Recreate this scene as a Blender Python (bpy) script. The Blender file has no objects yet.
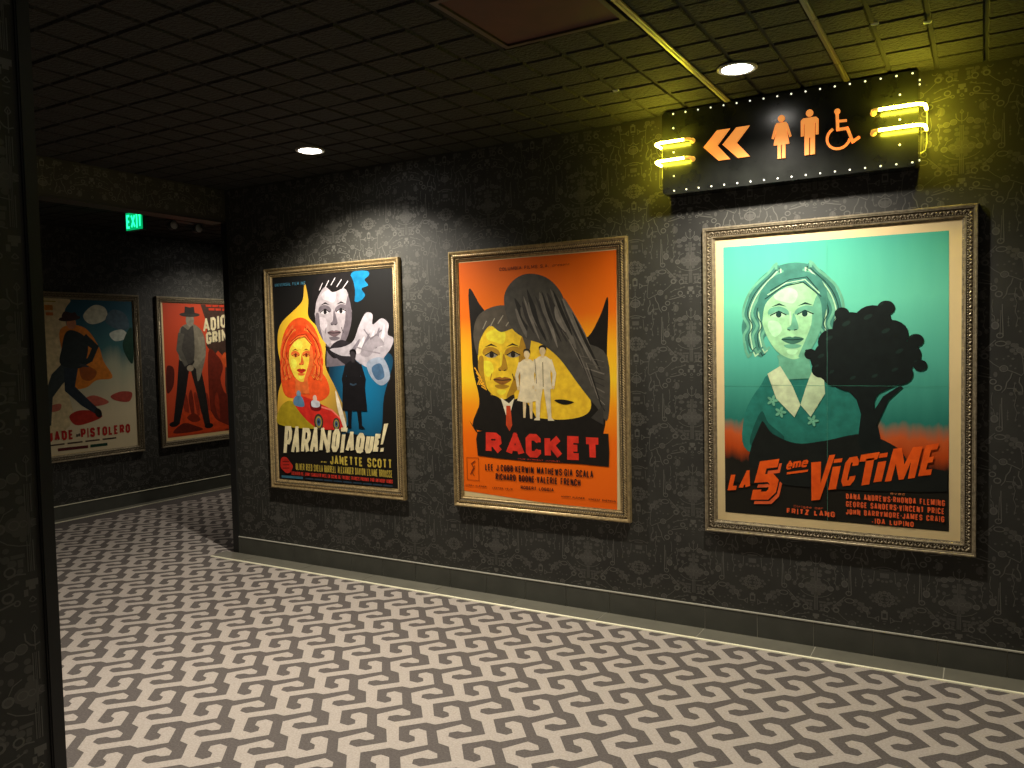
import bpy, math, random
from mathutils import Vector, Matrix
from mathutils.geometry import tessellate_polygon
random.seed(7)
S = bpy.context.scene
COL = S.collection
# ------------------------------------------------------------------ camera, world, exposure
cd = bpy.data.cameras.new('camera'); cam = bpy.data.objects.new('camera', cd); COL.objects.link(cam)
S.camera = cam
FPX, YAW, PITCH, ROLL = 804.6, 0.531, -0.0493, 0.0216
cd.sensor_fit = 'HORIZONTAL'; cd.sensor_width = 36.0; cd.lens = 36.0 * FPX / 1024.0
cd.clip_start = 0.02
fw = Vector((-math.sin(YAW) * math.cos(PITCH), math.cos(YAW) * math.cos(PITCH), math.sin(PITCH)))
rt = Vector((math.cos(YAW), math.sin(YAW), 0)); dn = fw.cross(rt)
r2 = rt * math.cos(ROLL) + dn * math.sin(ROLL); d2 = dn * math.cos(ROLL) - rt * math.sin(ROLL)
M = Matrix((r2, -d2, -fw)).transposed().to_4x4(); M.translation = (0, 0, 1.6)
cam.matrix_world = M
w = bpy.data.worlds.new('world'); S.world = w; w.use_nodes = True
w.node_tree.nodes['Background'].inputs[0].default_value = (0.6, 0.55, 0.45, 1)
w.node_tree.nodes['Background'].inputs[1].default_value = 0.0
S.view_settings.view_transform = 'Standard'; S.view_settings.look = 'None'
S.view_settings.exposure = 0.0; S.view_settings.gamma = 1.0; S.view_settings.use_curve_mapping = False

HC = 2.83      # ceiling
YB = 4.318     # poster wall
XL = -5.08     # left wall plane with the opening
XF = -7.70     # far corridor wall
XP = -2.07     # near partition face
YP = 1.17      # its end
LAMP = (1.0, 0.92, 0.80)

# ------------------------------------------------------------------ materials
def lin(c):
    return tuple((((v / 255.0) + 0.055) / 1.055) ** 2.4 if v > 10 else v / 255.0 / 12.92 for v in c) + (1.0,)
_m = {}
def mat(name, col, rough=0.6, metal=0.0, spec=0.5, emit=None, es=0.0, noise=0.0, nscale=40.0, bump=0.0, bscale=200.0):
    if name in _m: return _m[name]
    m = bpy.data.materials.new(name); m.use_nodes = True
    nt = m.node_tree; b = nt.nodes['Principled BSDF']
    c = col if len(col) == 4 else lin(col)
    b.inputs['Base Color'].default_value = c
    b.inputs['Roughness'].default_value = rough
    b.inputs['Metallic'].default_value = metal
    b.inputs['Specular IOR Level'].default_value = spec
    if emit: b.inputs['Emission Color'].default_value = tuple(emit) + (1,); b.inputs['Emission Strength'].default_value = es
    tc = None
    if noise or bump: tc = nt.nodes.new('ShaderNodeTexCoord')
    if noise:
        n = nt.nodes.new('ShaderNodeTexNoise'); n.inputs['Scale'].default_value = nscale; n.inputs['Detail'].default_value = 4
        nt.links.new(tc.outputs['Object'], n.inputs['Vector'])
        r = nt.nodes.new('ShaderNodeValToRGB')
        r.color_ramp.elements[0].position = 0.3; r.color_ramp.elements[1].position = 0.7
        r.color_ramp.elements[0].color = tuple(v * (1 - noise) for v in c[:3]) + (1,)
        r.color_ramp.elements[1].color = tuple(min(1, v * (1 + noise)) for v in c[:3]) + (1,)
        nt.links.new(n.outputs['Fac'], r.inputs[0]); nt.links.new(r.outputs[0], b.inputs['Base Color'])
    if bump:
        n = nt.nodes.new('ShaderNodeTexNoise'); n.inputs['Scale'].default_value = bscale; n.inputs['Detail'].default_value = 3
        nt.links.new(tc.outputs['Object'], n.inputs['Vector'])
        bp = nt.nodes.new('ShaderNodeBump'); bp.inputs['Strength'].default_value = bump; bp.inputs['Distance'].default_value = 0.01
        nt.links.new(n.outputs['Fac'], bp.inputs['Height']); nt.links.new(bp.outputs[0], b.inputs['Normal'])
    _m[name] = m; return m
def paint(c):
    return mat('print_%d_%d_%d' % tuple(int(v) for v in c), c, rough=0.55, spec=0.25, noise=0.20, nscale=22)

def gradient(name, stops, radial=None, axis='Z', H=1.643, wob=0.05, wsc=3.0):
    """printed colour gradient running up a poster (object z) or out from a point"""
    m = bpy.data.materials.new(name); m.use_nodes = True; nt = m.node_tree; b = nt.nodes['Principled BSDF']
    b.inputs['Roughness'].default_value = 0.5; b.inputs['Specular IOR Level'].default_value = 0.25
    tc = nt.nodes.new('ShaderNodeTexCoord')
    n = nt.nodes.new('ShaderNodeTexNoise'); n.inputs['Scale'].default_value = wsc; n.inputs['Detail'].default_value = 6
    mp = nt.nodes.new('ShaderNodeMapping'); mp.inputs['Scale'].default_value = (6, 1, 1)
    nt.links.new(tc.outputs['Object'], mp.inputs[0]); nt.links.new(mp.outputs[0], n.inputs['Vector'])
    if radial:
        v = nt.nodes.new('ShaderNodeVectorMath'); v.operation = 'DISTANCE'
        s = nt.nodes.new('ShaderNodeVectorMath'); s.operation = 'MULTIPLY'; s.inputs[1].default_value = (1, 0, radial[2])
        nt.links.new(tc.outputs['Object'], s.inputs[0]); nt.links.new(s.outputs[0], v.inputs[0])
        v.inputs[1].default_value = (radial[0], 0, radial[1] * radial[2]); out = v.outputs['Value']
    else:
        s = nt.nodes.new('ShaderNodeSeparateXYZ'); nt.links.new(tc.outputs['Object'], s.inputs[0]); out = s.outputs[axis]
    a = nt.nodes.new('ShaderNodeMath'); a.operation = 'MULTIPLY_ADD'; a.inputs[1].default_value = wob
    nt.links.new(n.outputs['Fac'], a.inputs[0]); nt.links.new(out, a.inputs[2])
    d = nt.nodes.new('ShaderNodeMath'); d.operation = 'DIVIDE'; d.inputs[1].default_value = H
    nt.links.new(a.outputs[0], d.inputs[0])
    r = nt.nodes.new('ShaderNodeValToRGB'); nt.links.new(d.outputs[0], r.inputs[0])
    els = r.color_ramp.elements
    while len(els) < len(stops): els.new(0.5)
    for e, (p, c) in zip(els, stops): e.position = p; e.color = lin(c)
    nt.links.new(r.outputs[0], b.inputs['Base Color'])
    return m

PAPER = mat('wallpaper_ground', (0.027, 0.0262, 0.0205, 1), rough=0.62, noise=0.25, nscale=5)
PAPER_L = mat('wallpaper_line', (0.108, 0.104, 0.089, 1), rough=0.42)
PAPER_D = mat('wallpaper_disc', (0.071, 0.068, 0.058, 1), rough=0.45)
BLACK = mat('black_trim', (0.010, 0.010, 0.009, 1), rough=0.5)
CEIL = mat('ceiling_tile', (0.0085, 0.0080, 0.0055, 1), rough=0.85, noise=0.35, nscale=45, bump=1.0, bscale=70)
CEIL_B = mat('ceiling_gap', (0.006, 0.006, 0.005, 1), rough=0.9)
TEE = mat('ceiling_tee', (0.15, 0.13, 0.07, 1), rough=0.4, metal=0.3)
CARPET_D = mat('carpet_dark', (0.115, 0.100, 0.092, 1), rough=0.95, spec=0.1, noise=0.22, nscale=120, bump=0.5, bscale=350)
CARPET_L = mat('carpet_light', (0.400, 0.352, 0.310, 1), rough=0.95, spec=0.1, noise=0.14, nscale=120, bump=0.5, bscale=350)
TILE = mat('base_tile', (0.075, 0.075, 0.060, 1), rough=0.5, noise=0.12, nscale=9)
TILE_F = mat('border_tile', (0.135, 0.128, 0.098, 1), rough=0.45, noise=0.10, nscale=9)
GROUT = mat('grout', (0.42, 0.40, 0.32, 1), rough=0.8)
STEEL = mat('edge_metal', (0.95, 0.90, 0.66, 1), rough=0.4, metal=0.1)
CAP = mat('cap_metal', (0.48, 0.46, 0.38, 1), rough=0.4, metal=0.2)
MATB = mat('poster_paper', (230, 205, 150), rough=0.6, noise=0.05, nscale=6)
GOLD = mat('frame_gilt', (0.42, 0.31, 0.15, 1), rough=0.38, metal=0.55, noise=0.35, nscale=60)
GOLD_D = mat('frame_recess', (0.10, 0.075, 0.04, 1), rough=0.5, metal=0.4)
SILV = mat('frame_silver', (0.36, 0.30, 0.20, 1), rough=0.36, metal=0.6, noise=0.35, nscale=60)

# ------------------------------------------------------------------ mesh builder
class MB:
    def __init__(s): s.v = []; s.f = []; s.i = []; s.m = []
    def mi(s, m):
        if m not in s.m: s.m.append(m)
        return s.m.index(m)
    def add(s, vs, fs, m):
        o = len(s.v); k = s.mi(m); s.v += [tuple(p) for p in vs]
        for f in fs: s.f.append(tuple(a + o for a in f)); s.i.append(k)
        return s
    def box(s, x0, x1, y0, y1, z0, z1, m):
        vs = [(x, y, z) for x in (x0, x1) for y in (y0, y1) for z in (z0, z1)]
        return s.add(vs, [(0, 1, 3, 2), (4, 6, 7, 5), (0, 4, 5, 1), (2, 3, 7, 6), (0, 2, 6, 4), (1, 5, 7, 3)], m)
    def poly(s, pts, y, m):                      # flat polygon in x,z facing -y
        t = tessellate_polygon([[Vector((p[0], p[1], 0)) for p in pts]])
        fs = []
        for a, b, c in t:
            A, B, C = pts[a], pts[b], pts[c]
            cr = (B[0] - A[0]) * (C[1] - A[1]) - (B[1] - A[1]) * (C[0] - A[0])
            fs.append((a, b, c) if cr > 0 else (a, c, b))
        return s.add([(p[0], y, p[1]) for p in pts], fs, m)
    def prism(s, pts, y0, y1, m):                # polygon in x,z with thickness, front at y0 (< y1)
        ar = sum(pts[i][0] * pts[(i + 1) % len(pts)][1] - pts[(i + 1) % len(pts)][0] * pts[i][1] for i in range(len(pts)))
        if ar < 0: pts = pts[::-1]
        s.poly(pts, y0, m); n = len(pts)
        vs = [(p[0], y0, p[1]) for p in pts] + [(p[0], y1, p[1]) for p in pts]
        return s.add(vs, [(i, i + n, (i + 1) % n + n, (i + 1) % n) for i in range(n)], m)
    def lathe(s, prof, c, m, n=32, axis='z'):
        vs = []; fs = []
        for r, h in prof:
            for k in range(n):
                a = 2 * math.pi * k / n; p = (r * math.cos(a), r * math.sin(a), h)
                if axis == 'y': p = (p[0], -h, p[1])
                if axis == 'x': p = (h, p[0], p[1])
                vs.append((c[0] + p[0], c[1] + p[1], c[2] + p[2]))
        for j in range(len(prof) - 1):
            for k in range(n): fs.append((j * n + k, j * n + (k + 1) % n, (j + 1) * n + (k + 1) % n, (j + 1) * n + k))
        fs.append(tuple(range(n))[::-1]); fs.append(tuple((len(prof) - 1) * n + k for k in range(n)))
        return s.add(vs, fs, m)
    def tube(s, pts, r, m, n=10):
        pts = [Vector(p) for p in pts]; vs = []; fs = []
        up = Vector((0, 0, 1))
        for j, p in enumerate(pts):
            t = (pts[min(j + 1, len(pts) - 1)] - pts[max(j - 1, 0)]).normalized()
            u = up if abs(t.z) < 0.9 else Vector((0, 1, 0))
            a = t.cross(u).normalized(); b = t.cross(a)
            for k in range(n):
                q = p + (a * math.cos(2 * math.pi * k / n) + b * math.sin(2 * math.pi * k / n)) * r
                vs.append(tuple(q))
        for j in range(len(pts) - 1):
            for k in range(n): fs.append((j * n + k, j * n + (k + 1) % n, (j + 1) * n + (k + 1) % n, (j + 1) * n + k))
        fs.append(tuple(range(n))[::-1]); fs.append(tuple((len(pts) - 1) * n + k for k in range(n)))
        return s.add(vs, fs, m)
    def blob(s, c, rx, ry, rz, ang, m):          # small low relief lump (in x,z rotated by ang), 6x3 dome
        vs = []; fs = []; n = 6; ca, sa = math.cos(ang), math.sin(ang)
        for (k, h) in ((1.0, 0), (0.75, .66)):
            for i in range(n):
                a = 2 * math.pi * i / n; x, z = rx * k * math.cos(a), rz * k * math.sin(a)
                vs.append((c[0] + x * ca - z * sa, c[1] - ry * h, c[2] + x * sa + z * ca))
        vs.append((c[0], c[1] - ry, c[2]))
        for i in range(n):
            j = (i + 1) % n; fs.append((i, j, n + j, n + i)); fs.append((n + i, n + j, 2 * n))
        return s.add(vs, fs, m)
    def build(s, name, parent=None, kind=None, smooth=False, loc=None):
        me = bpy.data.meshes.new(name); me.from_pydata(s.v, [], s.f)
        for m in s.m: me.materials.append(m)
        me.polygons.foreach_set('material_index', s.i)
        if smooth: me.polygons.foreach_set('use_smooth', [True] * len(s.f))
        me.update(); o = bpy.data.objects.new(name, me); COL.objects.link(o)
        if parent: o.parent = parent
        if loc: o.location = loc
        if kind: o['kind'] = kind
        return o
def thing(name, label, cat, loc, rz=0, group=None):
    o = bpy.data.objects.new(name, None); COL.objects.link(o); o.location = loc; o.rotation_euler = (0, 0, rz)
    o.empty_display_size = 0.1
    return tag(o, label, cat, group)
def tag(o, label, cat, group=None):
    o['label'] = label; o['category'] = cat
    if group: o['group'] = group
    return o

def stroke(pts, t, closed=False):
    """one rectangle per segment of a thick polyline, lengthened at the bends to close the corners"""
    P = [Vector((p[0], p[1])) for p in pts]; n = len(P); q = []
    def ext(i):
        if not closed and i in (0, n - 1): return 0.0
        a = P[i] - P[i - 1]; b = P[(i + 1) % n] - P[i]
        if a.length < 1e-9 or b.length < 1e-9: return 0.0
        c = max(-1, min(1, a.normalized().dot(b.normalized()))); th = math.acos(c)
        return min(math.tan(min(th, 2.6) / 2), 1.0) * t / 2
    for i in range(n if closed else n - 1):
        j = (i + 1) % n; d = P[j] - P[i]
        if d.length < 1e-9: continue
        d.normalize(); nn = Vector((-d.y, d.x)) * t / 2; A = P[i] - d * ext(i); B = P[j] + d * ext(j)
        q.append([tuple(A - nn), tuple(B - nn), tuple(B + nn), tuple(A + nn)])
    return q

# ------------------------------------------------------------------ wallpaper motif (one repeat, mirrored about both axes)
WC, HCELL, X0B, Z0B = 0.6465, 0.430, -0.095, 2.735
def motif():
    K = 0.3232 / 355.0; KZ = 0.430 / 541.0
    A = []   # (kind, layer, points list in metres from the bow)
    def T(x, y): return ((445 - x) * K, (570 - y) * KZ)
    def disc(x, y, r, rz=None, n=10):
        c = T(x, y); rz = rz or r
        A.append(('D', [[(c[0] + r * K * math.cos(2 * math.pi * k / n), c[1] + rz * KZ * math.sin(2 * math.pi * k / n)) for k in range(n)]]))
    def ring(x, y, r, t=6, rz=None, n=12):
        c = T(x, y); rz = rz or r
        A.append(('L', stroke([(c[0] + r * K * math.cos(2 * math.pi * k / n), c[1] + rz * KZ * math.sin(2 * math.pi * k / n)) for k in range(n)], t * K, True)))
    def line(pts, t=4): A.append(('L', stroke([T(*p) for p in pts], t * K)))
    def rect(x0, y0, x1, y1, kind='D'): A.append((kind, [[T(x0, y0), T(x1, y0), T(x1, y1), T(x0, y1)]]))
    rect(445, 545, 428, 566, 'L'); rect(445, 566, 436, 578, 'L'); rect(434, 574, 422, 596, 'L'); rect(445, 628, 434, 633); rect(445, 648, 438, 652)
    line([(445, 600), (436, 612), (445, 618)], 3)
    line([(445, 160), (445, 232)], 3); line([(418, 170), (420, 195), (432, 212), (445, 218)], 4); line([(445, 150), (437, 165), (445, 175)], 3)
    line([(437, 240), (437, 330)], 3); line([(437, 420), (437, 520)], 3); line([(443, 240), (443, 520)], 2)
    disc(408, 218, 16); disc(380, 262, 19, 12); disc(376, 228, 15); disc(352, 232, 11); disc(425, 288, 14); disc(422, 262, 10)
    ring(408, 218, 16, 3); ring(376, 228, 15, 3)
    disc(405, 365, 25); disc(430, 342, 19); disc(430, 388, 19); disc(412, 390, 14); disc(440, 365, 16); disc(428, 318, 10); disc(428, 412, 11)
    ring(430, 365, 10, 3); ring(405, 365, 14, 3)
    ring(366, 370, 14, 6); disc(366, 370, 12)
    line([(362, 400), (385, 420), (415, 432), (445, 436)], 3); line([(405, 312), (380, 325), (368, 350)], 3)
    rect(430, 458, 392, 470); rect(425, 475, 410, 500); disc(395, 485, 13); ring(388, 508, 14, 5); disc(415, 512, 9); line([(430, 525), (405, 520), (380, 528)], 4)
    ring(338, 503, 14, 8); line([(330, 515), (300, 548), (272, 570)], 3); ring(254, 576, 17, 5); disc(254, 576, 12); line([(238, 584), (205, 600), (178, 616)], 4)
    disc(290, 610, 9, 16); line([(308, 628), (340, 622), (400, 606)], 5); ring(380, 588, 14, 6); ring(403, 611, 8, 4); line([(318, 612), (352, 600)], 3)
    ring(300, 652, 14, 5); ring(278, 688, 15, 6)
    line([(218, 600), (225, 630), (240, 655), (246, 690)], 5); line([(246, 690), (262, 715)], 4); line([(262, 745), (262, 800), (258, 925)], 5); line([(268, 780), (272, 925)], 3)
    disc(235, 830, 5); disc(236, 850, 5); disc(235, 870, 5); line([(236, 815), (236, 870)], 2)
    ring(293, 868, 15, 6, 20); disc(293, 868, 13, 18); disc(281, 838, 6, 9); disc(304, 836, 6, 10); line([(293, 850), (297, 815), (310, 800)], 3)
    line([(303, 715), (308, 760), (304, 790)], 3)
    ring(272, 385 + 541, 14, 5); ring(268, 432 + 541, 24, 5, 14)
    for x, y, r in ((308, 440, 10), (322, 462, 13), (345, 478, 12), (362, 462, 9), (355, 497, 9), (236, 428, 13), (214, 442, 13), (185, 472, 16), (218, 472, 13), (200, 440, 9), (160, 460, 9)):
        disc(x, y + 541 if y < 460 else y, r)
    ring(185, 472, 15, 4); ring(322, 462, 12, 3); line([(290, 410), (330, 455), (350, 480)], 4)
    line([(180, 485), (174, 520), (128, 522)], 4); A.append(('L', stroke([T(118, 505), T(120, 538), T(142, 522)], 4 * K, True)))
    line([(174, 524), (168, 600), (178, 616)], 3)
    line([(185, 625), (188, 655), (176, 680), (172, 710)], 5); disc(182, 718, 12); line([(182, 720), (210, 690), (240, 690)], 4); disc(222, 722, 10)
    # axis B (x = 90)
    rect(90, 470, 74, 522, 'L'); rect(90, 462, 82, 470, 'L'); A.append(('X', [[T(90, 482), T(80, 482), T(80, 510), T(90, 510)]])); rect(90, 530, 80, 536); disc(90, 548, 6)
    for k in range(-3, 4):
        a = k * math.pi / 6; disc(90 + 42 * math.cos(a), 392 + 42 * math.sin(a), 11); ring(90 + 42 * math.cos(a), 392 + 42 * math.sin(a), 8, 3)
    disc(102, 392, 9); disc(104, 370, 8); disc(104, 414, 8); ring(90, 392, 24, 3); disc(122, 392, 8)
    disc(148, 375, 10); disc(160, 392, 9); disc(146, 412, 9)
    line([(90, 560), (90, 700)], 3); ring(90, 645, 32, 5, 28); disc(96, 650, 14, 20); disc(112, 640, 8, 14); line([(90, 590), (108, 610), (130, 600)], 4); disc(134, 655, 8)
    line([(90, 730), (60 + 60, 735), (150, 750)], 4); rect(90, 742, 118, 752); rect(90, 770, 112, 800); disc(122, 815, 9); disc(100, 822, 8); line([(140, 760), (145, 830)], 3); disc(150, 742, 7)
    # filling between the main figures: small leaves, beads and tendrils
    for x, y, r in ((330, 250, 7), (338, 272, 6), (345, 330, 6), (318, 340, 5), (352, 430, 6), (405, 545, 7), (385, 548, 5), (350, 560, 6), (322, 575, 6), (225, 560, 6), (205, 575, 5), (215, 520, 7), (235, 505, 6), (255, 520, 5), (285, 520, 6),
                    (160, 560, 6), (145, 575, 5), (150, 620, 7), (140, 690, 7), (205, 660, 6), (210, 760, 6), (195, 790, 6), (190, 830, 7), (200, 870, 6), (185, 905, 7), (330, 700, 7), (345, 730, 6), (340, 760, 5), (330, 790, 6), (325, 905, 6), (160, 860, 6), (170, 800, 6), (340, 650, 6), (365, 655, 7), (350, 690, 8), (384, 660, 5)): disc(x, y, r, n=7)
    for pts in (((330, 655), (352, 668), (350, 700), (338, 716)), ((205, 660), (212, 700), (200, 740), (208, 790), (196, 830), (204, 880)), ((405, 545), (380, 556), (350, 560), (322, 575)), ((160, 560), (148, 590), (150, 622), (142, 660)), ((330, 900), (345, 870), (338, 830), (346, 790), (334, 760))):
        line(pts, 3)
    disc(352, 690, 18, 26); disc(330, 900, 10, 16); disc(160, 830, 12, 18); disc(205, 700, 8, 14); disc(376, 310, 9, 12); disc(350, 300, 8, 10)
    disc(200, 455, 12); disc(172, 492, 12); disc(205, 490, 9); disc(240, 452, 9); disc(378, 468, 12); disc(345, 452, 9); disc(380, 440, 9)
    return A
MOTIF = motif()
def wallpaper(mb, x0, x1, z0, z1, tf, phx=0.0, flip=1):
    """lay the repeat on a wall rectangle; tf maps (x, z, lift) to the world"""
    base = [(k, [q for q in qs]) for k, qs in MOTIF]
    n0 = int(math.floor((x0 - X0B - phx) / WC)) - 1; n1 = int(math.ceil((x1 - X0B - phx) / WC)) + 1
    m0 = int(math.floor((z0 - Z0B) / HCELL)) - 2; m1 = int(math.ceil((z1 - Z0B) / HCELL)) + 2
    LIFT = {'D': 0.0003, 'L': 0.0008, 'X': 0.0013}; MT = {'D': PAPER_D, 'L': PAPER_L, 'X': PAPER}
    for i in range(n0, n1 + 1):
        for j in range(m0, m1 + 1):
            cx = X0B + phx + i * WC; cz = Z0B + j * HCELL
            for ki, (kind, qs) in enumerate(base):
                for sgn in (1, -1):
                    for qi, q in enumerate(qs if sgn > 0 else [q_[::-1] for q_ in qs]):
                        pts = [(cx + sgn * p[0], cz + p[1]) for p in q]
                        if min(p[0] for p in pts) < x0 or max(p[0] for p in pts) > x1 or min(p[1] for p in pts) < z0 or max(p[1] for p in pts) > z1: continue
                        mb.add([tf(p[0], p[1], LIFT[kind] + ki * 3e-6 + (sgn > 0) * 1.5e-6 + qi % 2 * 7e-7) for p in pts], [tuple(range(len(pts)))], MT[kind])

# ------------------------------------------------------------------ the setting
def carpet_floor():
    mb = MB()
    mb.box(-7.9, 2.7, -2.7, 8.3, -0.1, 0.0, CARPET_D)
    U = [(-2.523, 2.566), (-2.592, 2.648), (-2.530, 2.746), (-2.479, 2.738), (-2.459, 2.711), (-2.481, 2.689), (-2.511, 2.685), (-2.535, 2.658), (-2.520, 2.630),
         (-2.479, 2.628), (-2.396, 2.7175), (-2.355, 2.6865), (-2.435, 2.602), (-2.362, 2.509), (-2.316, 2.510), (-2.302, 2.537), (-2.322, 2.563), (-2.355, 2.568),
         (-2.374, 2.598), (-2.353, 2.628), (-2.311, 2.627), (-2.235, 2.534), (-2.310, 2.446), (-2.355, 2.444), (-2.396, 2.475), (-2.470, 2.562)]
    DX, DY = 0.3183, 0.2425
    tr = tessellate_polygon([[Vector((p[0], p[1], 0)) for p in U]])
    fs = []
    for a, b, c in tr:
        A, B, C = U[a], U[b], U[c]
        fs.append((a, b, c) if (B[0] - A[0]) * (C[1] - A[1]) - (B[1] - A[1]) * (C[0] - A[0]) > 0 else (a, c, b))
    for i in range(-17, 16):
        for j in range(-20, 24):
            cx, cy = -2.4 + i * DX, 2.6 + j * DY
            if cx < -7.45 or cx > 2.4 or cy < -2.4 or cy > 8.0: continue
            if cx > -5.0 and cy > 4.25: continue
            if cx < -2.3 and cx > -5.0 and cy < 1.25: continue
            if cx < -5.0 and cy < 0.3: continue
            mb.add([(p[0] + i * DX, p[1] + j * DY, 0.0012) for p in U], fs, CARPET_L)
    return mb.build('floor', kind='structure')
carpet_floor()

def ceiling():
    mb = MB(); mb.box(-7.9, 2.7, -2.7, 8.3, HC + 0.012, HC + 0.12, CEIL_B)
    P = 0.195; g = 0.0075
    x = -0.0 - P * 40
    for i in range(53):
        xx = x + i * P
        for j in range(-36, 20):
            yy = YB + j * P
            if xx + P > 2.6 or xx < -7.75 or yy < -2.6 or yy > 8.1: continue
            if xx > -5.2 and yy > YB - 0.02: continue
            if xx < -2.2 and xx > -5.2 and yy < 0.95: continue
            if -1.80 < xx + P / 2 < -1.17 and 2.36 < yy + P / 2 < 2.95: continue
            dz = random.uniform(0, 0.005); b = 0.012
            vs = [(xx + g, yy + g, HC + 0.012), (xx + P - g, yy + g, HC + 0.012), (xx + P - g, yy + P - g, HC + 0.012), (xx + g, yy + P - g, HC + 0.012),
                  (xx + b, yy + b, HC + dz), (xx + P - b, yy + b, HC + dz), (xx + P - b, yy + P - b, HC + dz), (xx + b, yy + P - b, HC + dz)]
            mb.add(vs, [(4, 7, 6, 5), (0, 4, 5, 1), (1, 5, 6, 2), (2, 6, 7, 3), (3, 7, 4, 0)], CEIL)
    return mb.build('ceiling', kind='structure')
ceiling()
TEE_LIT = mat('ceiling_tee_neon_lit', (0.55, 0.50, 0.20, 1), rough=0.4, metal=0.2)  # brighter yellow copy of the tee colour, neon light painted onto one bar
def tee(n, x, wd, TEE=TEE):
    mb = MB(); y = 1.0
    while y < YB - 0.1:                         # lengths of inverted T-bar with joints
        y2 = min(y + 0.585, YB - 0.03)
        mb.box(x - wd / 2, x + wd / 2, y + 0.003, y2 - 0.003, HC - 0.006, HC + 0.002, TEE)
        mb.box(x - 0.003, x + 0.003, y + 0.003, y2 - 0.003, HC - 0.010, HC - 0.006, TEE)
        y = y2
    mb.build('trim_%d' % n, kind='structure')
tee(1, -1.150, 0.026, TEE_LIT); tee(2, -0.575, 0.024)

# poster wall
mb = MB()
mb.box(XL - 0.03, 2.7, YB, YB + 0.18, 0.0, HC + 0.012, PAPER)
mb.box(XL - 0.03, XL + 0.12, YB + 0.18, 8.3, 0.0, HC + 0.012, PAPER)
wallpaper(mb, XL + 0.03, 2.0, 0.14, HC - 0.004, lambda x, z, l: (x, YB - l, z))
mb.build('wall_back', kind='structure')
# left wall of the room: header over the opening and the stub behind the partition
mb = MB()
mb.box(XL - 0.13, XL, 2.0, YB, 2.60, HC + 0.012, PAPER); mb.box(XL - 0.13, XL, YP - 0.17, 2.0, 0, HC + 0.012, PAPER)
wallpaper(mb, 2.1, YB - 0.03, 2.61, HC - 0.004, lambda x, z, l: (XL + l, x, z), phx=0.1)
mb.build('wall_left', kind='structure')
mb = MB()                                        # black corner profile round the opening
mb.box(XL - 0.042, XL + 0.022, YB - 0.010, YB + 0.03, 0.0, 2.60, BLACK)
mb.build('trim_3', kind='structure')
mb = MB(); mb.box(XL - 0.14, XL + 0.006, 2.0, YB - 0.010, 2.585, 2.602, BLACK); mb.build('trim_4', kind='structure')
# near partition at the left edge of the picture
mb = MB()
mb.box(XP - 0.18, XP, -2.7, YP - 0.002, 0, HC + 0.012, PAPER); mb.box(XL, XP - 0.18, YP - 0.17, YP - 0.002, 0, HC + 0.012, PAPER)
wallpaper(mb, -0.6, YP - 0.04, 0.10, HC - 0.004, lambda x, z, l: (XP + l, x, z), phx=1.13 - X0B - 0.02 - 0.0)
mb.build('wall_partition', kind='structure')
mb = MB(); mb.box(XP - 0.19, XP + 0.004, YP - 0.034, YP + 0.003, 0, HC, BLACK); mb.box(XP, XP + 0.007, YP - 0.030, YP - 0.024, 0, HC, BLACK)
mb.build('trim_5', kind='structure')
# corridor far wall
mb = MB(); mb.box(XF - 0.2, XF, -0.1, 8.3, 0, HC + 0.012, PAPER)
wallpaper(mb, 3.4, 7.0, 0.14, HC - 0.004, lambda x, z, l: (XF + l, x, z), phx=0.2)
mb.build('wall_corridor', kind='structure')
for nm, b in (('wall_right', (2.7, 2.85, -2.7, 4.5)), ('wall_front', (XP, 2.7, -2.85, -2.7)), ('wall_corridor_end', (XF, XL, 8.15, 8.3)), ('wall_corridor_start', (XF, XL, -0.1, 0.05)), ('wall_corridor_right', (XL - 0.13, XL - 0.01, 0.05, YP - 0.17))):
    m_ = MB(); m_.box(b[0], b[1], b[2], b[3], 0, HC + 0.012, PAPER); m_.build(nm, kind='structure')

def tiles(mb, a0, a1, c, step, wdt, z0, z1, tf, m, gap=0.002):
    k = math.floor((a0 - c) / step); x = c + k * step
    while x < a1:
        l, r = max(x + gap, a0), min(x + step - gap, a1)
        if r - l > 0.01: tf(mb, l, r, m)
        x += step
# skirting of tiles with a metal cap, and the tile border at the carpet edge
mb = MB(); mb.box(XL + 0.022, 2.7, YB - 0.009, YB, 0, 0.130, GROUT)
tiles(mb, XL + 0.022, 2.7, -1.894, 0.2852, 0, 0, 0, lambda b, l, r, m: b.box(l, r, YB - 0.012, YB - 0.008, 0.003, 0.129, m), TILE, 0.0016)
mb.box(XL + 0.022, 2.7, YB - 0.014, YB, 0.130, 0.1355, CAP)
mb.build('baseboard_back', kind='structure')
mb = MB(); mb.box(XL - 0.12, 2.7, 4.150, YB - 0.012, 0, 0.0035, GROUT)
tiles(mb, XL - 0.12, 2.7, -1.328, 0.5865, 0, 0, 0, lambda b, l, r, m: b.box(l, r, 4.152, YB - 0.016, 0.003, 0.006, m), TILE_F, 0.0025)
mb.build('trim_6', kind='structure')
mb = MB(); prof = [(4.135, 0.0), (4.1365, 0.006), (4.142, 0.0085), (4.149, 0.0075), (4.152, 0.0)]
vs = [(x, y, z) for x in (XL - 0.1, 2.7) for (y, z) in prof]
mb.add(vs, [(i, i + 5, i + 6, i + 1) for i in range(4)], STEEL); mb.build('trim_7', kind='structure')
mb = MB(); mb.box(XF, XF + 0.010, 0.05, 8.15, 0, 0.130, TILE); mb.box(XF, XF + 0.014, 0.05, 8.15, 0.130, 0.1355, STEEL)
mb.build('baseboard_corridor', kind='structure')
mb = MB(); mb.box(XF + 0.01, XF + 0.13, 0.05, 8.15, 0, 0.004, TILE_F); mb.box(XF + 0.13, XF + 0.139, 0.05, 8.15, 0, 0.008, STEEL)
mb.build('trim_8', kind='structure')

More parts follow.
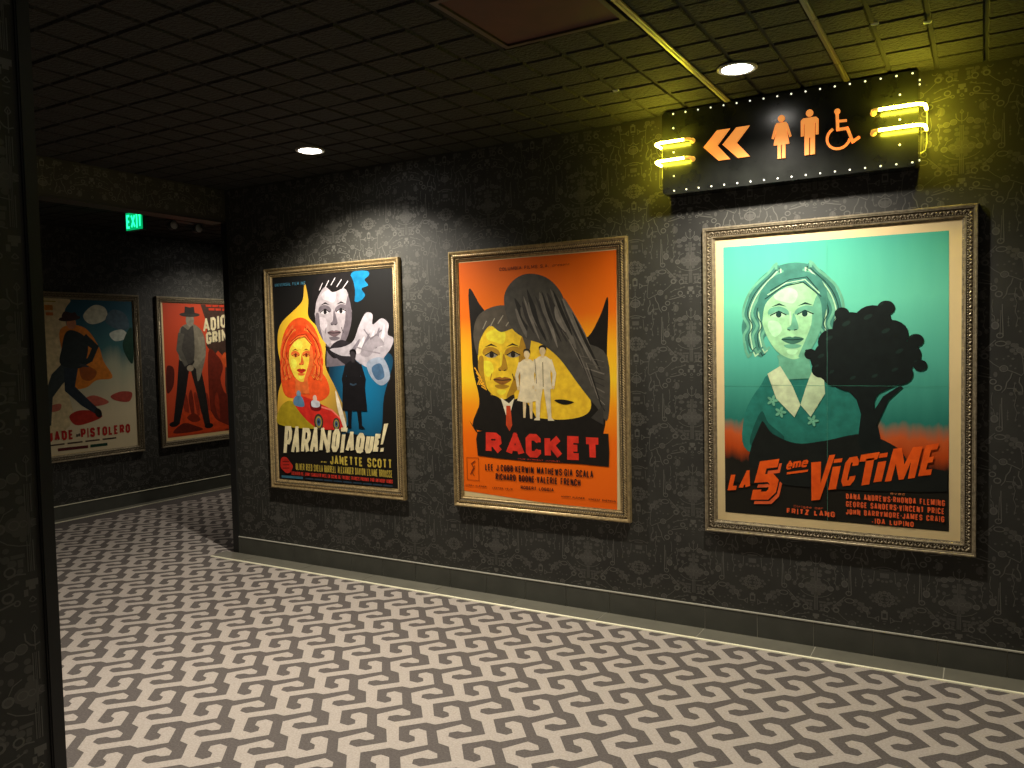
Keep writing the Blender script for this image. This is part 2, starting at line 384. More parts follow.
# ------------------------------------------------------------------ recessed downlights
LENS = mat('lamp_lens', (0.9, 0.9, 0.85, 1), emit=(1.0, 0.95, 0.86), es=22.0)
RIM = mat('lamp_rim', (0.30, 0.28, 0.24, 1), rough=0.5)
def downlight(x, y, watts, label, size=140, blend=0.9, group='recessed ceiling downlights', r=0.076, warm=LAMP):
    t = thing('ceiling_downlight', label, 'downlight', (x, y, HC), 0, group)
    mb = MB(); mb.lathe([(r, 0.004), (r + 0.012, 0.002), (r + 0.014, -0.005), (r + 0.004, -0.009), (r, -0.006)], (0, 0, 0), RIM, 40); 
    mb.build('rim', t, smooth=False)
    mb = MB(); mb.lathe([(r - 0.002, -0.004), (r * 0.8, -0.009), (r * 0.4, -0.012)], (0, 0, 0), LENS, 40); mb.build('lens', t)
    ld = bpy.data.lights.new('downlight_bulb', 'SPOT'); ld.energy = watts; ld.color = warm; ld.spot_size = math.radians(size); ld.spot_blend = blend
    ld.shadow_soft_size = 0.035
    lo = bpy.data.objects.new('downlight_bulb', ld); COL.objects.link(lo); lo.parent = t; lo.location = (0, 0, -0.05)
    return t
G1 = 270
downlight(-3.612, 3.741, G1, 'lit round downlight in black ceiling above the blue and yellow portrait poster')
downlight(-0.975, 3.737, 190, 'lit round downlight in black ceiling just in front of the restroom sign')
downlight(-2.20, 1.90, 118, 'round ceiling downlight over the middle of the patterned carpet', 92, 0.8)
downlight(-2.80, 1.45, 150, 'round ceiling downlight over the carpet near the corridor opening', 92, 0.8)
downlight(-0.60, 1.75, 52, 'round ceiling downlight over the carpet near the viewer', 92, 0.8)
downlight(1.2, 2.0, 50, 'round ceiling downlight over the carpet at the right', 92, 0.8)
downlight(-6.95, 6.35, 75, 'round downlight in the corridor ceiling beside the red western poster', 150, 0.9)

# ------------------------------------------------------------------ stroke alphabet for posters
def oct_(x0, y0, x1, y1, k=0.28):
    w_, h_ = (x1 - x0), (y1 - y0); a, b = w_ * k * 1.2, min(h_ * k * 0.6, w_ * 0.5)
    return [(x0 + a, y0), (x1 - a, y0), (x1, y0 + b), (x1, y1 - b), (x1 - a, y1), (x0 + a, y1), (x0, y1 - b), (x0, y0 + b)]
def G(wd, *st): return (wd, st)
GL = {
 'A': G(1.0, [(0, 0), (.5, 1), (1, 0)], [(.2, .3), (.8, .3)]),
 'B': G(.9, [(0, 0), (0, 1), (.7, 1), (.95, .88), (.95, .65), (.7, .52), (0, .52)], [(.7, .52), (1, .4), (1, .12), (.75, 0), (-.0, 0)]),
 'C': G(.9, [(1, .72), (1, .86), (.75, 1), (.25, 1), (0, .86), (0, .14), (.25, 0), (.75, 0), (1, .14), (1, .28)]),
 'D': G(.95, [(0, 0), (0, 1), (.65, 1), (1, .82), (1, .18), (.65, 0), (-.0, 0)]),
 'E': G(.8, [(1, 1), (0, 1), (0, 0), (1, 0)], [(0, .5), (.85, .5)]),
 'F': G(.78, [(1, 1), (0, 1), (0, 0)], [(0, .5), (.85, .5)]),
 'G': G(.95, [(1, .75), (1, .86), (.75, 1), (.25, 1), (0, .86), (0, .14), (.25, 0), (.75, 0), (1, .14), (1, .45), (.55, .45)]),
 'H': G(.95, [(0, 0), (0, 1)], [(1, 0), (1, 1)], [(0, .5), (1, .5)]),
 'I': G(.0, [(0, 0), (0, 1)]),
 'J': G(.75, [(1, 1), (1, .14), (.75, 0), (.25, 0), (0, .14), (0, .3)]),
 'K': G(.95, [(0, 0), (0, 1)], [(1, 1), (.1, .45)], [(.35, .6), (1, 0)]),
 'L': G(.75, [(0, 1), (0, 0), (1, 0)]),
 'M': G(1.3, [(0, 0), (0, 1), (.5, .2), (1, 1), (1, 0)]),
 'N': G(1.0, [(0, 0), (0, 1), (1, 0), (1, 1)]),
 'P': G(.9, [(0, 0), (0, 1), (.75, 1), (1, .86), (1, .58), (.75, .44), (0, .44)]),
 'R': G(.95, [(0, 0), (0, 1), (.75, 1), (1, .86), (1, .62), (.75, .48), (0, .48)], [(.5, .48), (1, 0)]),
 'S': G(.9, [(1, .74), (1, .88), (.78, 1), (.22, 1), (0, .88), (0, .66), (.22, .54), (.78, .46), (1, .34), (1, .12), (.78, 0), (.22, 0), (0, .12), (0, .26)]),
 'T': G(.9, [(0, 1), (1, 1)], [(.5, 1), (.5, 0)]),
 'U': G(.95, [(0, 1), (0, .14), (.25, 0), (.75, 0), (1, .14), (1, 1)]),
 'V': G(1.0, [(0, 1), (.5, 0), (1, 1)]),
 'W': G(1.4, [(0, 1), (.25, 0), (.5, .8), (.75, 0), (1, 1)]),
 'X': G(1.0, [(0, 0), (1, 1)], [(0, 1), (1, 0)]),
 'Y': G(1.0, [(0, 1), (.5, .5), (1, 1)], [(.5, .5), (.5, 0)]),
 'Z': G(.9, [(0, 1), (1, 1), (0, 0), (1, 0)]),
 '5': G(.9, [(1, 1), (.05, 1), (0, .56), (.7, .56), (1, .42), (1, .14), (.75, 0), (0, 0), (0, .2)]),
 '!': G(.0, [(0, .3), (0, 1.05)], [(0, -.02), (0, .12)]),
 '.': G(.0, [(0, 0), (0, .1)]), ',': G(.0, [(0, -.08), (0, .08)]), '·': G(.0, [(0, .42), (0, .58)]),
 '-': G(.4, [(0, .5), (1, .5)]), '(': G(.2, [(1, 1.05), (0, .7), (0, .3), (1, -.05)]), ')': G(.2, [(0, 1.05), (1, .7), (1, .3), (0, -.05)]),
 'i': G(.0, [(0, 0), (0, .74)], [(0, .86), (0, 1.04)]),
 'e': G(.8, [(0, .38), (1, .38), (1, .56), (.75, .7), (.25, .7), (0, .56), (0, .14), (.25, 0), (.8, 0), (1, .1)]),
 'm': G(1.2, [(0, 0), (0, .7), (.4, .7), (.5, .6), (.5, 0)], [(.5, .6), (.6, .7), (.9, .7), (1, .6), (1, 0)]),
 'a': G(.8, [(.1, .7), (.8, .7), (1, .56), (1, 0), (.2, 0), (0, .12), (0, .3), (.2, .42), (1, .42)]),
 'g': G(.8, [(1, .1), (0, .1), (0, .7), (1, .7), (1, -.25), (.1, -.25)]),
 'v': G(.8, [(0, .7), (.5, 0), (1, .7)]), 'c': G(.7, [(1, .6), (.75, .7), (.25, .7), (0, .56), (0, .14), (.25, 0), (.75, 0), (1, .1)]),
 'r': G(.55, [(0, 0), (0, .7), (.8, .7), (1, .6)]), 's': G(.7, [(1, .7), (0, .66), (0, .4), (1, .34), (1, .04), (0, 0)]),
 'n': G(.8, [(0, 0), (0, .7), (.8, .7), (1, .58), (1, 0)]), 'p': G(.8, [(0, -.25), (0, .7), (1, .7), (1, 0), (0, 0)]),
 't': G(.5, [(.4, .95), (.4, .1), (1, 0)], [(0, .68), (1, .68)]), 'd': G(.8, [(1, 1), (1, 0), (0, 0), (0, .7), (1, .7)]), 'u': G(.8, [(0, .7), (0, .1), (.2, 0), (1, 0)], [(1, 0), (1, .7)]),
}
GL['O'] = (.95, [oct_(0, 0, 1, 1) + [oct_(0, 0, 1, 1)[0], oct_(0, 0, 1, 1)[1]]])
GL['Q'] = (.95, list(GL['O'][1]) + [[(.55, .25), (1.1, -.12)]])
GL['Ï'] = (.0, [[(0, 0), (0, .76)], [(-.22, .88), (-.22, 1.04)], [(.22, .88), (.22, 1.04)]])
GL['é'] = (.8, list(GL['e'][1]) + [[(.4, .82), (.8, 1.0)]]); GL['è'] = (.8, list(GL['e'][1]) + [[(.2, 1.0), (.6, .84)]])
def glyph(mb, ch, q, t, y, m):
    """one letter warped into the quad q = (bl, br, tr, tl)"""
    bl, br, tr, tl = [Vector(p) for p in q]
    W_ = ((br - bl).length + (tr - tl).length) / 2; H_ = ((tl - bl).length + (tr - br).length) / 2
    wd, st = GL[ch]
    def B(p):
        u, v = p[0] / W_, p[1] / H_
        r = (bl * (1 - u) + br * u) * (1 - v) + (tl * (1 - u) + tr * u) * v; return (r.x, r.y)
    ny = 0
    for k, s_ in enumerate(st):
        if wd == 0: pts = [(W_ / 2 + a * W_ * 1.2, t * 0 + b * H_) for a, b in s_]
        else: pts = [(t / 2 + a * (W_ - t), t / 2 + b * (H_ - t)) for a, b in s_]
        for qq in stroke(pts, t): ny += 1; mb.add([(p[0], y - 0.00002 * ny, p[1]) for p in map(B, qq)], [(0, 1, 2, 3)], m)
def text(mb, s_, x0, x1, z0, z1, y, m, t=None, hb=0.34, slant=0.0, rise=0.0):
    """a line of capitals fitted between x0 and x1"""
    H_ = z1 - z0; adv = []; tot = 0
    for c in s_:
        if c == ' ': adv.append((None, .55))
        else: adv.append((c, max(GL[c][0], 0.0) * .62 + (.30 if GL[c][0] else .27)))
        tot += adv[-1][1]
    k = (x1 - x0) / (tot + .26 * len(s_) - .26); x = x0
    t = t or H_ * hb * .5
    top = None
    if isinstance(mb, Lines): top = mb.parent; mb = MB()
    for c, a in adv:
        wd = a * k
        if c:
            t_ = min(t, wd * (.42 if GL[c][0] else .8))
            zz = z0 + rise * (x - x0); sl = slant
            q = ((x, zz), (x + wd, zz + rise * wd), (x + wd + sl * H_, zz + H_ + rise * wd), (x + sl * H_, zz + H_))
            glyph(mb, c, q, t_, y, m)
        x += wd + .26 * k
    if top: mb.build('credit_line', top)

# ------------------------------------------------------------------ painting helpers
def smooth(pts, n=5):
    o = []; N = len(pts)
    for i in range(N):
        p0, p1, p2, p3 = [Vector(pts[(i + k) % N][:2]) for k in (-1, 0, 1, 2)]
        for j in range(n):
            t = j / n
            q = 0.5 * ((2 * p1) + (-p0 + p2) * t + (2 * p0 - 5 * p1 + 4 * p2 - p3) * t * t + (-p0 + 3 * p1 - 3 * p2 + p3) * t ** 3)
            o.append((q.x, q.y))
    return o
def smooth_open(pts, n=4):
    o = smooth(pts, n); return o[:-(n - 1)] if n > 1 else o
class Art:
    def __init__(s, b=None, y=-0.0075): s.mb = MB(); s.y = y; s.b = b
    def cl(s, pts):
        if not s.b: return pts
        o = []
        for p in pts:
            q = (min(max(p[0], s.b[0]), s.b[1]), min(max(p[1], s.b[2]), s.b[3]))
            if not o or (Vector(q) - Vector(o[-1])).length > 1e-5: o.append(q)
        return o
    def p(s, pts, c, sm=True):
        s.y -= 0.000012
        s.mb.poly(s.cl(smooth(pts) if sm else pts), s.y, c if isinstance(c, bpy.types.Material) else paint(c)); return s
    def e(s, cx, cz, rx, rz, c, ang=0.0, n=20):
        ca, sa = math.cos(ang), math.sin(ang)
        return s.p([(cx + rx * math.cos(a) * ca - rz * math.sin(a) * sa, cz + rx * math.cos(a) * sa + rz * math.sin(a) * ca) for a in [2 * math.pi * k / n for k in range(n)]], c, False)
    def limb(s, pts, ws, c):                     # tapered limb outline
        L, R = [], []
        for i in range(len(pts)):
            a = Vector(pts[max(i - 1, 0)]); b = Vector(pts[min(i + 1, len(pts) - 1)]); d = (b - a).normalized(); nn = Vector((-d.y, d.x)) * ws[i] / 2
            p = Vector(pts[i]); L.append(tuple(p + nn)); R.append(tuple(p - nn))
        return s.p(L + R[::-1], c, False)
    def ln(s, pts, t, c):
        s.y -= 0.000012
        for q in stroke(pts, t): s.y -= 0.000003; s.mb.add([(p[0], s.y, p[1]) for p in q], [(0, 1, 2, 3)], paint(c))
        return s
def face(a, cx, cz, h, skin, shade, hair, dark, lip, style='woman', lite=None, turn=0.0):
    """a plain painted portrait head: h = head height"""
    w_ = h * .36; P = lambda x, z: (cx + (x + turn * (.25 - abs(z)) * .3) * h, cz + z * h)
    if style == 'woman':
        a.p([P(-.50, -.38), P(-.60, -.15), P(-.54, .12), P(-.47, .38), P(-.25, .58), P(.02, .64), P(.28, .56), P(.46, .36), P(.54, .10), P(.60, -.12), P(.50, -.36), P(.36, -.46), P(.30, -.2), P(-.28, -.2), P(-.36, -.48)], hair)
        li = lite or shade
        for side in (-1, 1):
            for k in range(9):
                f = k / 8; c_ = (shade, li, dark, hair)[k % 4]; ex = .33 + .22 * f
                pts = [P(side * (.04 + .02 * k), .40 + .17 * f), P(side * (.20 + .10 * f), .36 + .16 * f), P(side * (ex - .05), .20 + .12 * f), P(side * (ex + .03), .06), P(side * (ex - .03 + .04 * (k % 2)), -.10), P(side * (ex + .03), -.24), P(side * (ex - .06), -.36 - .04 * (k % 3))]
                a.ln([tuple(q) for q in smooth_open(pts)], (.030, .016, .010, .02)[k % 4] * h, c_)
    a.limb([P(0, -.3), P(.01, -.75)], [.30 * h, .40 * h], shade)
    a.p([P(-.33, .2), P(-.35, 0), P(-.31, -.2), P(-.20, -.40), P(-.05, -.5), P(.06, -.5), P(.20, -.40), P(.31, -.2), P(.35, 0), P(.33, .2), P(.22, .42), P(0, .48), P(-.22, .42)], skin)
    a.p([P(.30, .25), P(.35, 0), P(.31, -.2), P(.20, -.40), P(.06, -.49), P(.14, -.3), P(.22, -.1), P(.24, .12)], shade)
    li2 = tuple(min(255, int(c_ * 1.10 + 10)) for c_ in skin)
    a.p([P(-.20, .30), P(-.04, .34), P(.06, .28), (P(.02, .16)), P(-.10, .18), P(-.20, .22)], li2); a.p([P(-.27, -.05), P(-.16, -.06), P(-.12, -.16), P(-.20, -.24), P(-.27, -.16)], li2); a.p([P(.10, -.07), P(.20, -.05), P(.18, -.18), P(.11, -.19)], skin)
    a.p([P(-.10, -.34), P(.02, -.33), P(.10, -.35), P(.04, -.38), P(-.06, -.38)], shade); a.p([P(-.07, -.40), P(.05, -.40), P(.02, -.45), P(-.05, -.45)], li2)
    a.p([P(-.18, -.46), P(0, -.52), P(.16, -.45), P(.14, -.56), P(-.02, -.64), P(-.14, -.56)], dark if style == 'man' else shade)
    for s_ in (-1, 1): a.p([P(s_ * .26, .10), P(s_ * .15, .125), P(s_ * .05, .08), P(s_ * .04, .02), P(s_ * .15, .07), P(s_ * .27, .03)], shade)
    for s_ in (-1, 1):
        a.p([P(s_ * .25, .12), P(s_ * .15, .165), P(s_ * .06, .12), P(s_ * .15, .14)], dark, False)
        a.p([P(s_ * .24, .02), P(s_ * .15, .065), P(s_ * .07, .02), P(s_ * .15, -.01)], lite or (230, 225, 210))
        a.e(cx + (s_ * .15 + turn * .07) * h, cz + .028 * h, .032 * h, .036 * h, dark)
        a.ln([P(s_ * .25, .02), P(s_ * .15, .068), P(s_ * .06, .02)], .014 * h, dark)
    a.p([P(.02, .04), P(.075, -.14), P(.0, -.165), P(-.06, -.14), P(-.01, -.1)], shade)
    a.ln([P(-.055, -.155), P(-.02, -.165)], .012 * h, dark); a.ln([P(.02, -.165), P(.055, -.155)], .012 * h, dark); a.ln([P(-.015, .06), P(-.02, -.10)], .014 * h, li2)
    a.p([P(-.13, -.27), P(-.04, -.24), P(0, -.25), P(.04, -.24), P(.13, -.27), P(.04, -.325), P(-.04, -.325)], lip)
    a.ln([P(-.12, -.272), P(0, -.28), P(.12, -.272)], .012 * h, dark)
    if style == 'man':
        a.p([P(-.35, .02), P(-.40, .28), P(-.30, .52), P(.0, .62), P(.30, .54), P(.41, .30), P(.36, .02), P(.31, .18), P(.22, .34), P(.0, .30), P(-.16, .38), P(-.31, .20)], hair)
        a.p([P(-.33, .0), P(-.34, -.16), P(-.22, -.38), P(-.26, -.2), P(-.27, 0)], shade); a.ln([P(-.15, -.2), P(-.17, -.28)], .012 * h, shade); a.ln([P(.14, -.2), P(.17, -.28)], .012 * h, dark)
        for k in range(5): a.ln([P(-.26 + k * .11, .40 - abs(k - 2) * .03), P(-.20 + k * .12, .50 - abs(k - 2) * .03)], .014 * h, lite or shade)
    else:
        a.p([P(-.35, -.05), P(-.40, .22), P(-.26, .46), P(0, .55), P(.28, .46), P(.40, .22), P(.35, -.05), P(.31, .20), P(.10, .40), P(-.14, .32), P(-.31, .16)], hair)
        [a.ln([P(-.32 + k * .03, .22 + k * .05), P(-.12 + k * .04, .36 + k * .04), P(.12 + k * .02, .40 + k * .03), P(.33 - k * .02, .22 + k * .04)], .012 * h, (lite or shade) if k % 2 else dark) for k in range(3)]
def person(a, cx, z0, h, coat, legs, skin, hat=None, hair=None, skirt=False):
    P = lambda x, z: (cx + x * h, z0 + z * h)
    if skirt:
        a.limb([P(-.05, .30), P(-.06, 0.03)], [.06 * h, .035 * h], skin); a.limb([P(.05, .30), P(.05, .02)], [.06 * h, .035 * h], skin)
        a.p([P(-.07, .60), P(-.17, .27), P(0, .24), P(.17, .28), P(.07, .60)], coat, False)
    else:
        a.limb([P(-.05, .5), P(-.08, .25), P(-.09, .02)], [.11 * h, .075 * h, .05 * h], legs)
        a.limb([P(.05, .5), P(.07, .25), P(.09, .02)], [.11 * h, .075 * h, .05 * h], legs)
        a.p([P(-.09, 0), P(-.15, 0), P(-.13, .03), P(-.06, .04), P(-.06, 0)], legs, False); a.p([P(.09, 0), P(.16, 0), P(.13, .03), P(.06, .04), P(.06, 0)], legs, False)
    a.limb([P(-.10, .80), P(-.17, .62), P(-.15, .46)], [.07 * h, .055 * h, .04 * h], coat); a.limb([P(.10, .80), P(.17, .62), P(.15, .46)], [.07 * h, .055 * h, .04 * h], coat)
    a.e(*P(-.15, .44), .018 * h, .025 * h, skin); a.e(*P(.15, .44), .018 * h, .025 * h, skin)
    a.p([P(-.13, .80), P(-.05, .85), P(.05, .85), P(.13, .80), P(.11, .62), P(.13, .42), P(-.13, .42), P(-.11, .62)], coat, False)
    a.limb([P(0, .83), P(0, .89)], [.05 * h, .05 * h], skin); a.e(*P(0, .925), .046 * h, .062 * h, skin)
    if hat:
        a.e(*P(0, .955), .11 * h, .018 * h, hat); a.p([P(-.055, .955), P(-.045, 1.03), P(.0, 1.015), P(.045, 1.03), P(.055, .955)], hat, False)
    elif hair: a.p([P(-.05, .93), P(-.05, .98), P(0, 1.0), P(.05, .98), P(.05, .93), P(.02, .965), P(-.03, .965)], hair)

# ------------------------------------------------------------------ framed posters
def frame_mesh(W_, H_, style):
    mb = MB(); main = SILV if style == 'scroll' else GOLD
    if style == 'scroll':
        prof = [(0, 0), (0, .026), (.003, .030), (.009, .030), (.011, .027), (.016, .027), (.018, .021), (.046, .017), (.048, .022), (.054, .021), (.058, .012), (.066, .010), (.066, .002)]
    else:
        prof = [(0, 0), (0, .027), (.003, .031), (.010, .031), (.013, .026), (.017, .026), (.021, .022), (.042, .022), (.045, .017), (.056, .016), (.060, .010), (.066, .009), (.066, .002)]
    n = len(prof)
    for k in range(n - 1):
        (d0, h0), (d1, h1) = prof[k], prof[k + 1]
        r0 = [(d0, -h0, d0), (W_ - d0, -h0, d0), (W_ - d0, -h0, H_ - d0), (d0, -h0, H_ - d0)]
        r1 = [(d1, -h1, d1), (W_ - d1, -h1, d1), (W_ - d1, -h1, H_ - d1), (d1, -h1, H_ - d1)]
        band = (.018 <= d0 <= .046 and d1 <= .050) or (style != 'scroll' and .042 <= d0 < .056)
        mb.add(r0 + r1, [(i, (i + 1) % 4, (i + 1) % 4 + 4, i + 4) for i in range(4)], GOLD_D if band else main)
    def along(d, step, fn):
        for side in range(4):
            L = (W_ if side % 2 == 0 else H_) - 2 * d; c = max(1, int(L / step)); st = L / c
            for i in range(c):
                s_ = d + (i + .5) * st
                p, ang = [((s_, d), 0), ((W_ - d, s_), math.pi / 2), ((W_ - s_, H_ - d), math.pi), ((d, H_ - s_), -math.pi / 2)][side]
                fn(p, ang, i)
    if style == 'scroll':
        def leaf(p, a, i):
            mb.blob((p[0], -.0180, p[1]), .0105, .0075, .0050, a + (.75 if i % 2 else -.75), SILV)
            mb.blob((p[0], -.0180, p[1]), .0040, .0085, .0040, a, SILV)
        along(.030, .0165, leaf); along(.041, .0115, lambda p, a, i: mb.blob((p[0], -.0175, p[1]), .0042, .0045, .0030, a + .5, SILV))
        along(.059, .0105, lambda p, a, i: mb.blob((p[0], -.0110, p[1]), .0040, .0055, .0034, a + .6, SILV))
    else:
        along(.0315, .0150, lambda p, a, i: mb.blob((p[0], -.0215, p[1]), .0135, .0065, .0058, a + .80, GOLD))
        along(.0505, .0100, lambda p, a, i: mb.blob((p[0], -.0160, p[1]), .0042, .0045, .0040, a, GOLD))
        along(.0615, .0130, lambda p, a, i: mb.blob((p[0], -.0095, p[1]), .0050, .0040, .0028, a + .7, GOLD))
    return mb
Z0F = 0.557; HF = 1.643
def framed(x0, x1, label, style, loc, rz, bg, prect, matc=MATB):
    W_ = x1 - x0
    t = thing('framed_poster', label, 'framed poster', loc, rz, None)
    frame_mesh(W_, HF, style).build('picture_frame', t)
    mb = MB(); mb.box(.05, W_ - .05, -.0062, -.0, .05, HF - .05, matc); mb.build('mat_board', t)
    mb = MB(); mb.poly(prect, -.0070, bg); pr = mb.build('poster_print', t)
    return t, pr
class Lines:
    """collects each credit line as a part of its own"""
    def __init__(s, parent): s.parent = parent; s.rest = MB()
    def poly(s, *a): s.rest.poly(*a)
    def add(s, *a): s.rest.add(*a)
def lettering(name, parent, fn):
    y = a.y - .0008
    mb = MB() if name == 'title_lettering' else Lines(parent); fn(mb, y)
    if isinstance(mb, MB): return mb.build(name, parent)
    if mb.rest.v: mb.rest.build('printed_blocks', parent)
CREAM = (238, 222, 175)

# --- large poster at right: teal over orange, portrait and black tree
bg = gradient('teal_orange_print', [(0.0, (28, 27, 20)), (.27, (30, 28, 20)), (.315, (190, 72, 18)), (.36, (205, 92, 40)), (.41, (40, 120, 105)), (.60, (84, 178, 154)), (.78, (104, 204, 172)), (1.0, (70, 170, 146))], wob=.10)
t5, pr5 = framed(-1.3128, -.0253, 'framed teal poster with a pale green woman and black tree below the restroom sign', 'scroll', (-1.3128, YB, Z0F), 0, bg,
                 [(.107, .109), (1.174, .108), (1.168, 1.530), (.107, 1.536)])
a = Art((.109, 1.166, .110, 1.529))
a.p([(.21, .47), (.22, .66), (.30, .80), (.36, .86), (.60, .86), (.76, .78), (.82, .62), (.84, .46), (.6, .40), (.35, .42)], (38, 118, 104))
a.p([(.24, .50), (.30, .66), (.34, .60), (.42, .52), (.3, .47)], (24, 84, 74))
face(a, .462, 1.155, .43, (158, 214, 160), (104, 172, 140), (66, 128, 112), (22, 58, 52), (60, 110, 92), 'woman', (176, 222, 176), -.12)
a.p([(.335, .86), (.40, .90), (.46, .80), (.50, .70), (.47, .635), (.38, .73)], (205, 220, 175), False)
a.p([(.61, .90), (.575, .92), (.53, .80), (.50, .70), (.55, .64), (.62, .76)], (190, 212, 168), False)
for x, z in ((.40, .66), (.36, .72), (.56, .62)):
    for k in range(5): a.e(x + .016 * math.cos(k * 1.257), z + .016 * math.sin(k * 1.257), .014, .007, (110, 180, 145), k * 1.257)
# black hillside with a rounded tree standing on it
a.p([(.300, .30), (.30, .60), (.36, .545), (.48, .500), (.62, .52), (.80, .56), (.95, .50), (1.02, .42), (1.174, .39), (1.174, .30)], (22, 26, 22))
a.p([(.78, .50), (.79, .70), (.76, .76), (.70, .78), (.60, .84), (.56, .92), (.585, 1.00), (.66, 1.03), (.69, 1.10), (.77, 1.16), (.86, 1.17), (.93, 1.12), (.95, 1.05), (1.01, .99), (1.02, .90), (.97, .82), (.90, .78), (.86, .75), (.85, .68), (.88, .48)], (16, 24, 22))
for x, z, r in ((.62, .93, .07), (.66, 1.02, .075), (.74, 1.09, .085), (.84, 1.12, .085), (.92, 1.05, .08), (.98, .95, .075), (.96, .86, .06), (.87, .83, .06), (.77, .82, .06), (.67, .85, .06), (.60, .88, .045), (.55, .96, .03), (.70, 1.16, .035), (.90, 1.18, .04), (1.03, 1.02, .035), (1.05, .90, .03)):
    a.e(x, z, r, r * .9, (16, 24, 22)); a.e(x - .02, z + .02, r * .25, r * .12, (26, 44, 38), .5)
a.limb([(.83, .60), (.78, .74), (.70, .82)], [.05, .03, .015], (16, 24, 22)); a.limb([(.83, .60), (.90, .74), (.97, .80)], [.05, .03, .015], (16, 24, 22))
a.p([(.107, .30), (.107, .40), (.20, .37), (.32, .34), (.32, .28), (.107, .28)], (30, 28, 20))
a.ln([(.107, .80), (1.17, .80)], .0012, (70, 150, 125)); a.ln([(.63, .11), (.63, 1.53)], .0010, (90, 160, 135))
a.mb.build('painted_picture', pr5)
OR = paint((255, 92, 20)); ORS = paint((238, 98, 48))
def t5_title(mb, y):
    q = lambda *p: p
    glyph(mb, 'L', q((.121, .229), (.178, .236), (.200, .334), (.143, .326)), .024, y, OR)
    glyph(mb, 'A', q((.176, .236), (.240, .250), (.252, .347), (.212, .340)), .022, y, OR)
    for dx, dz, dy in ((.016, -.022, .0006), ):
        glyph(mb, '5', q((.245 + dx, .188 + dz), (.366 + dx, .198 + dz), (.417 + dx, .42 + dz), (.289 + dx, .395 + dz)), .052, y + .0006, ORS)
    glyph(mb, '5', q((.249, .181), (.372, .191), (.422, .412), (.294, .388)), .050, y + .0003, paint((20, 18, 14)))
    glyph(mb, '5', q((.245, .188), (.366, .198), (.417, .42), (.289, .395)), .045, y, OR)
    for i, c in enumerate('ème'):
        u0, u1 = (0, .29, .70)[i], (.27, .67, 1.0)[i]
        f = lambda u, v: ((.426 + .107 * u + .010 * v), .358 + .024 * u + .05 * v)
        glyph(mb, c, q(f(u0, 0), f(u1, 0), f(u1, 1), f(u0, 1)), .0105, y, OR)
    mb.poly([(.430, .335), (.535, .356), (.537, .368), (.432, .347)], y, OR)
    mb.poly([(.552, .405), (.600, .412), (.597, .300), (.640, .447), (.668, .452), (.594, .216), (.553, .208)], y, OR)
    mb.poly([(.634, .269), (.671, .276), (.694, .395), (.656, .388)], y, OR); mb.poly([(.660, .408), (.698, .415), (.702, .435), (.663, .427)], y, OR)
    glyph(mb, 'C', q((.690, .290), (.752, .302), (.786, .452), (.720, .437)), .028, y, OR)
    mb.poly([(.781, .420), (.862, .438), (.874, .475), (.788, .456)], y, OR); mb.poly([(.790, .303), (.826, .311), (.850, .445), (.812, .437)], y, OR)
    mb.poly([(.845, .322), (.882, .330), (.903, .432), (.866, .424)], y, OR); mb.poly([(.869, .444), (.906, .452), (.910, .474), (.873, .466)], y, OR)
    mb.poly([(.896, .329), (.925, .335), (.945, .420), (.958, .342), (.980, .347), (1.012, .436), (.998, .350), (1.028, .357), (1.062, .512), (1.020, .505), (.983, .420), (.972, .500), (.934, .493)], y, OR)
    glyph(mb, 'E', q((1.042, .365), (1.111, .379), (1.144, .533), (1.075, .516)), .029, y, OR)
lettering('title_lettering', pr5, t5_title)
def t5_cred(mb, y):
    text(mb, 'FRITZ LANG', .430, .666, .131, .159, y, ORS, .0075); text(mb, 'Dirigée par', .465, .61, .166, .178, y, paint((190, 80, 40)), .002)
    text(mb, 'DANA ANDREWS·RHONDA FLEMING', .718, 1.157, .229, .258, y, ORS, .0062); text(mb, 'GEORGE SANDERS·VINCENT PRICE', .718, 1.155, .190, .219, y, ORS, .0062)
    text(mb, 'JOHN BARRYMORE·JAMES CRAIG', .718, 1.155, .152, .180, y, ORS, .0062); text(mb, 'IDA LUPINO', .851, 1.025, .116, .142, y, ORS, .0062); text(mb, '-', .836, .846, .118, .13, y, ORS, .003)
    text(mb, 'avec', .92, .985, .268, .280, y, paint((200, 120, 70)), .0022, slant=.2)
lettering('credit_lettering', pr5, t5_cred)

# --- orange poster in the middle
bg = gradient('orange_yellow_print', [(0.0, (252, 104, 8)), (.30, (252, 114, 10)), (.42, (252, 156, 20)), (.52, (252, 205, 40)), (.64, (250, 180, 30)), (.76, (236, 112, 14)), (1.0, (216, 92, 12))], wob=.06)
t4, pr4 = framed(-2.976, -1.750, 'framed orange and yellow poster with red title RACKET on a black band', 'rope', (-2.976, YB, Z0F), 0, bg,
                 [(.064, .100), (.30, .088), (.62, .070), (1.137, .060), (1.157, 1.570), (.066, 1.570)])
a = Art((.066, 1.137, .09, 1.569))
DK = (26, 22, 16)
a.p([(.14, 1.40), (.15, 1.10), (.16, .88), (.20, .70), (.18, .56), (.23, .50), (.95, .50), (1.06, .52), (1.08, .80), (1.09, 1.02), (1.10, 1.30), (1.05, 1.20), (.97, 1.08), (.86, 1.06), (.80, 1.16), (.60, 1.20), (.45, 1.14), (.30, 1.22), (.22, 1.30)], DK)
a.p([(.42, .66), (.45, 1.08), (.60, 1.12), (.76, 1.05), (.88, .84), (.98, .70), (.93, .61), (.70, .585)], (250, 196, 44))
face(a, .375, .965, .52, (240, 196, 44), (176, 132, 34), (84, 76, 64), (38, 30, 18), (150, 96, 34), 'man', (150, 140, 120), .10)
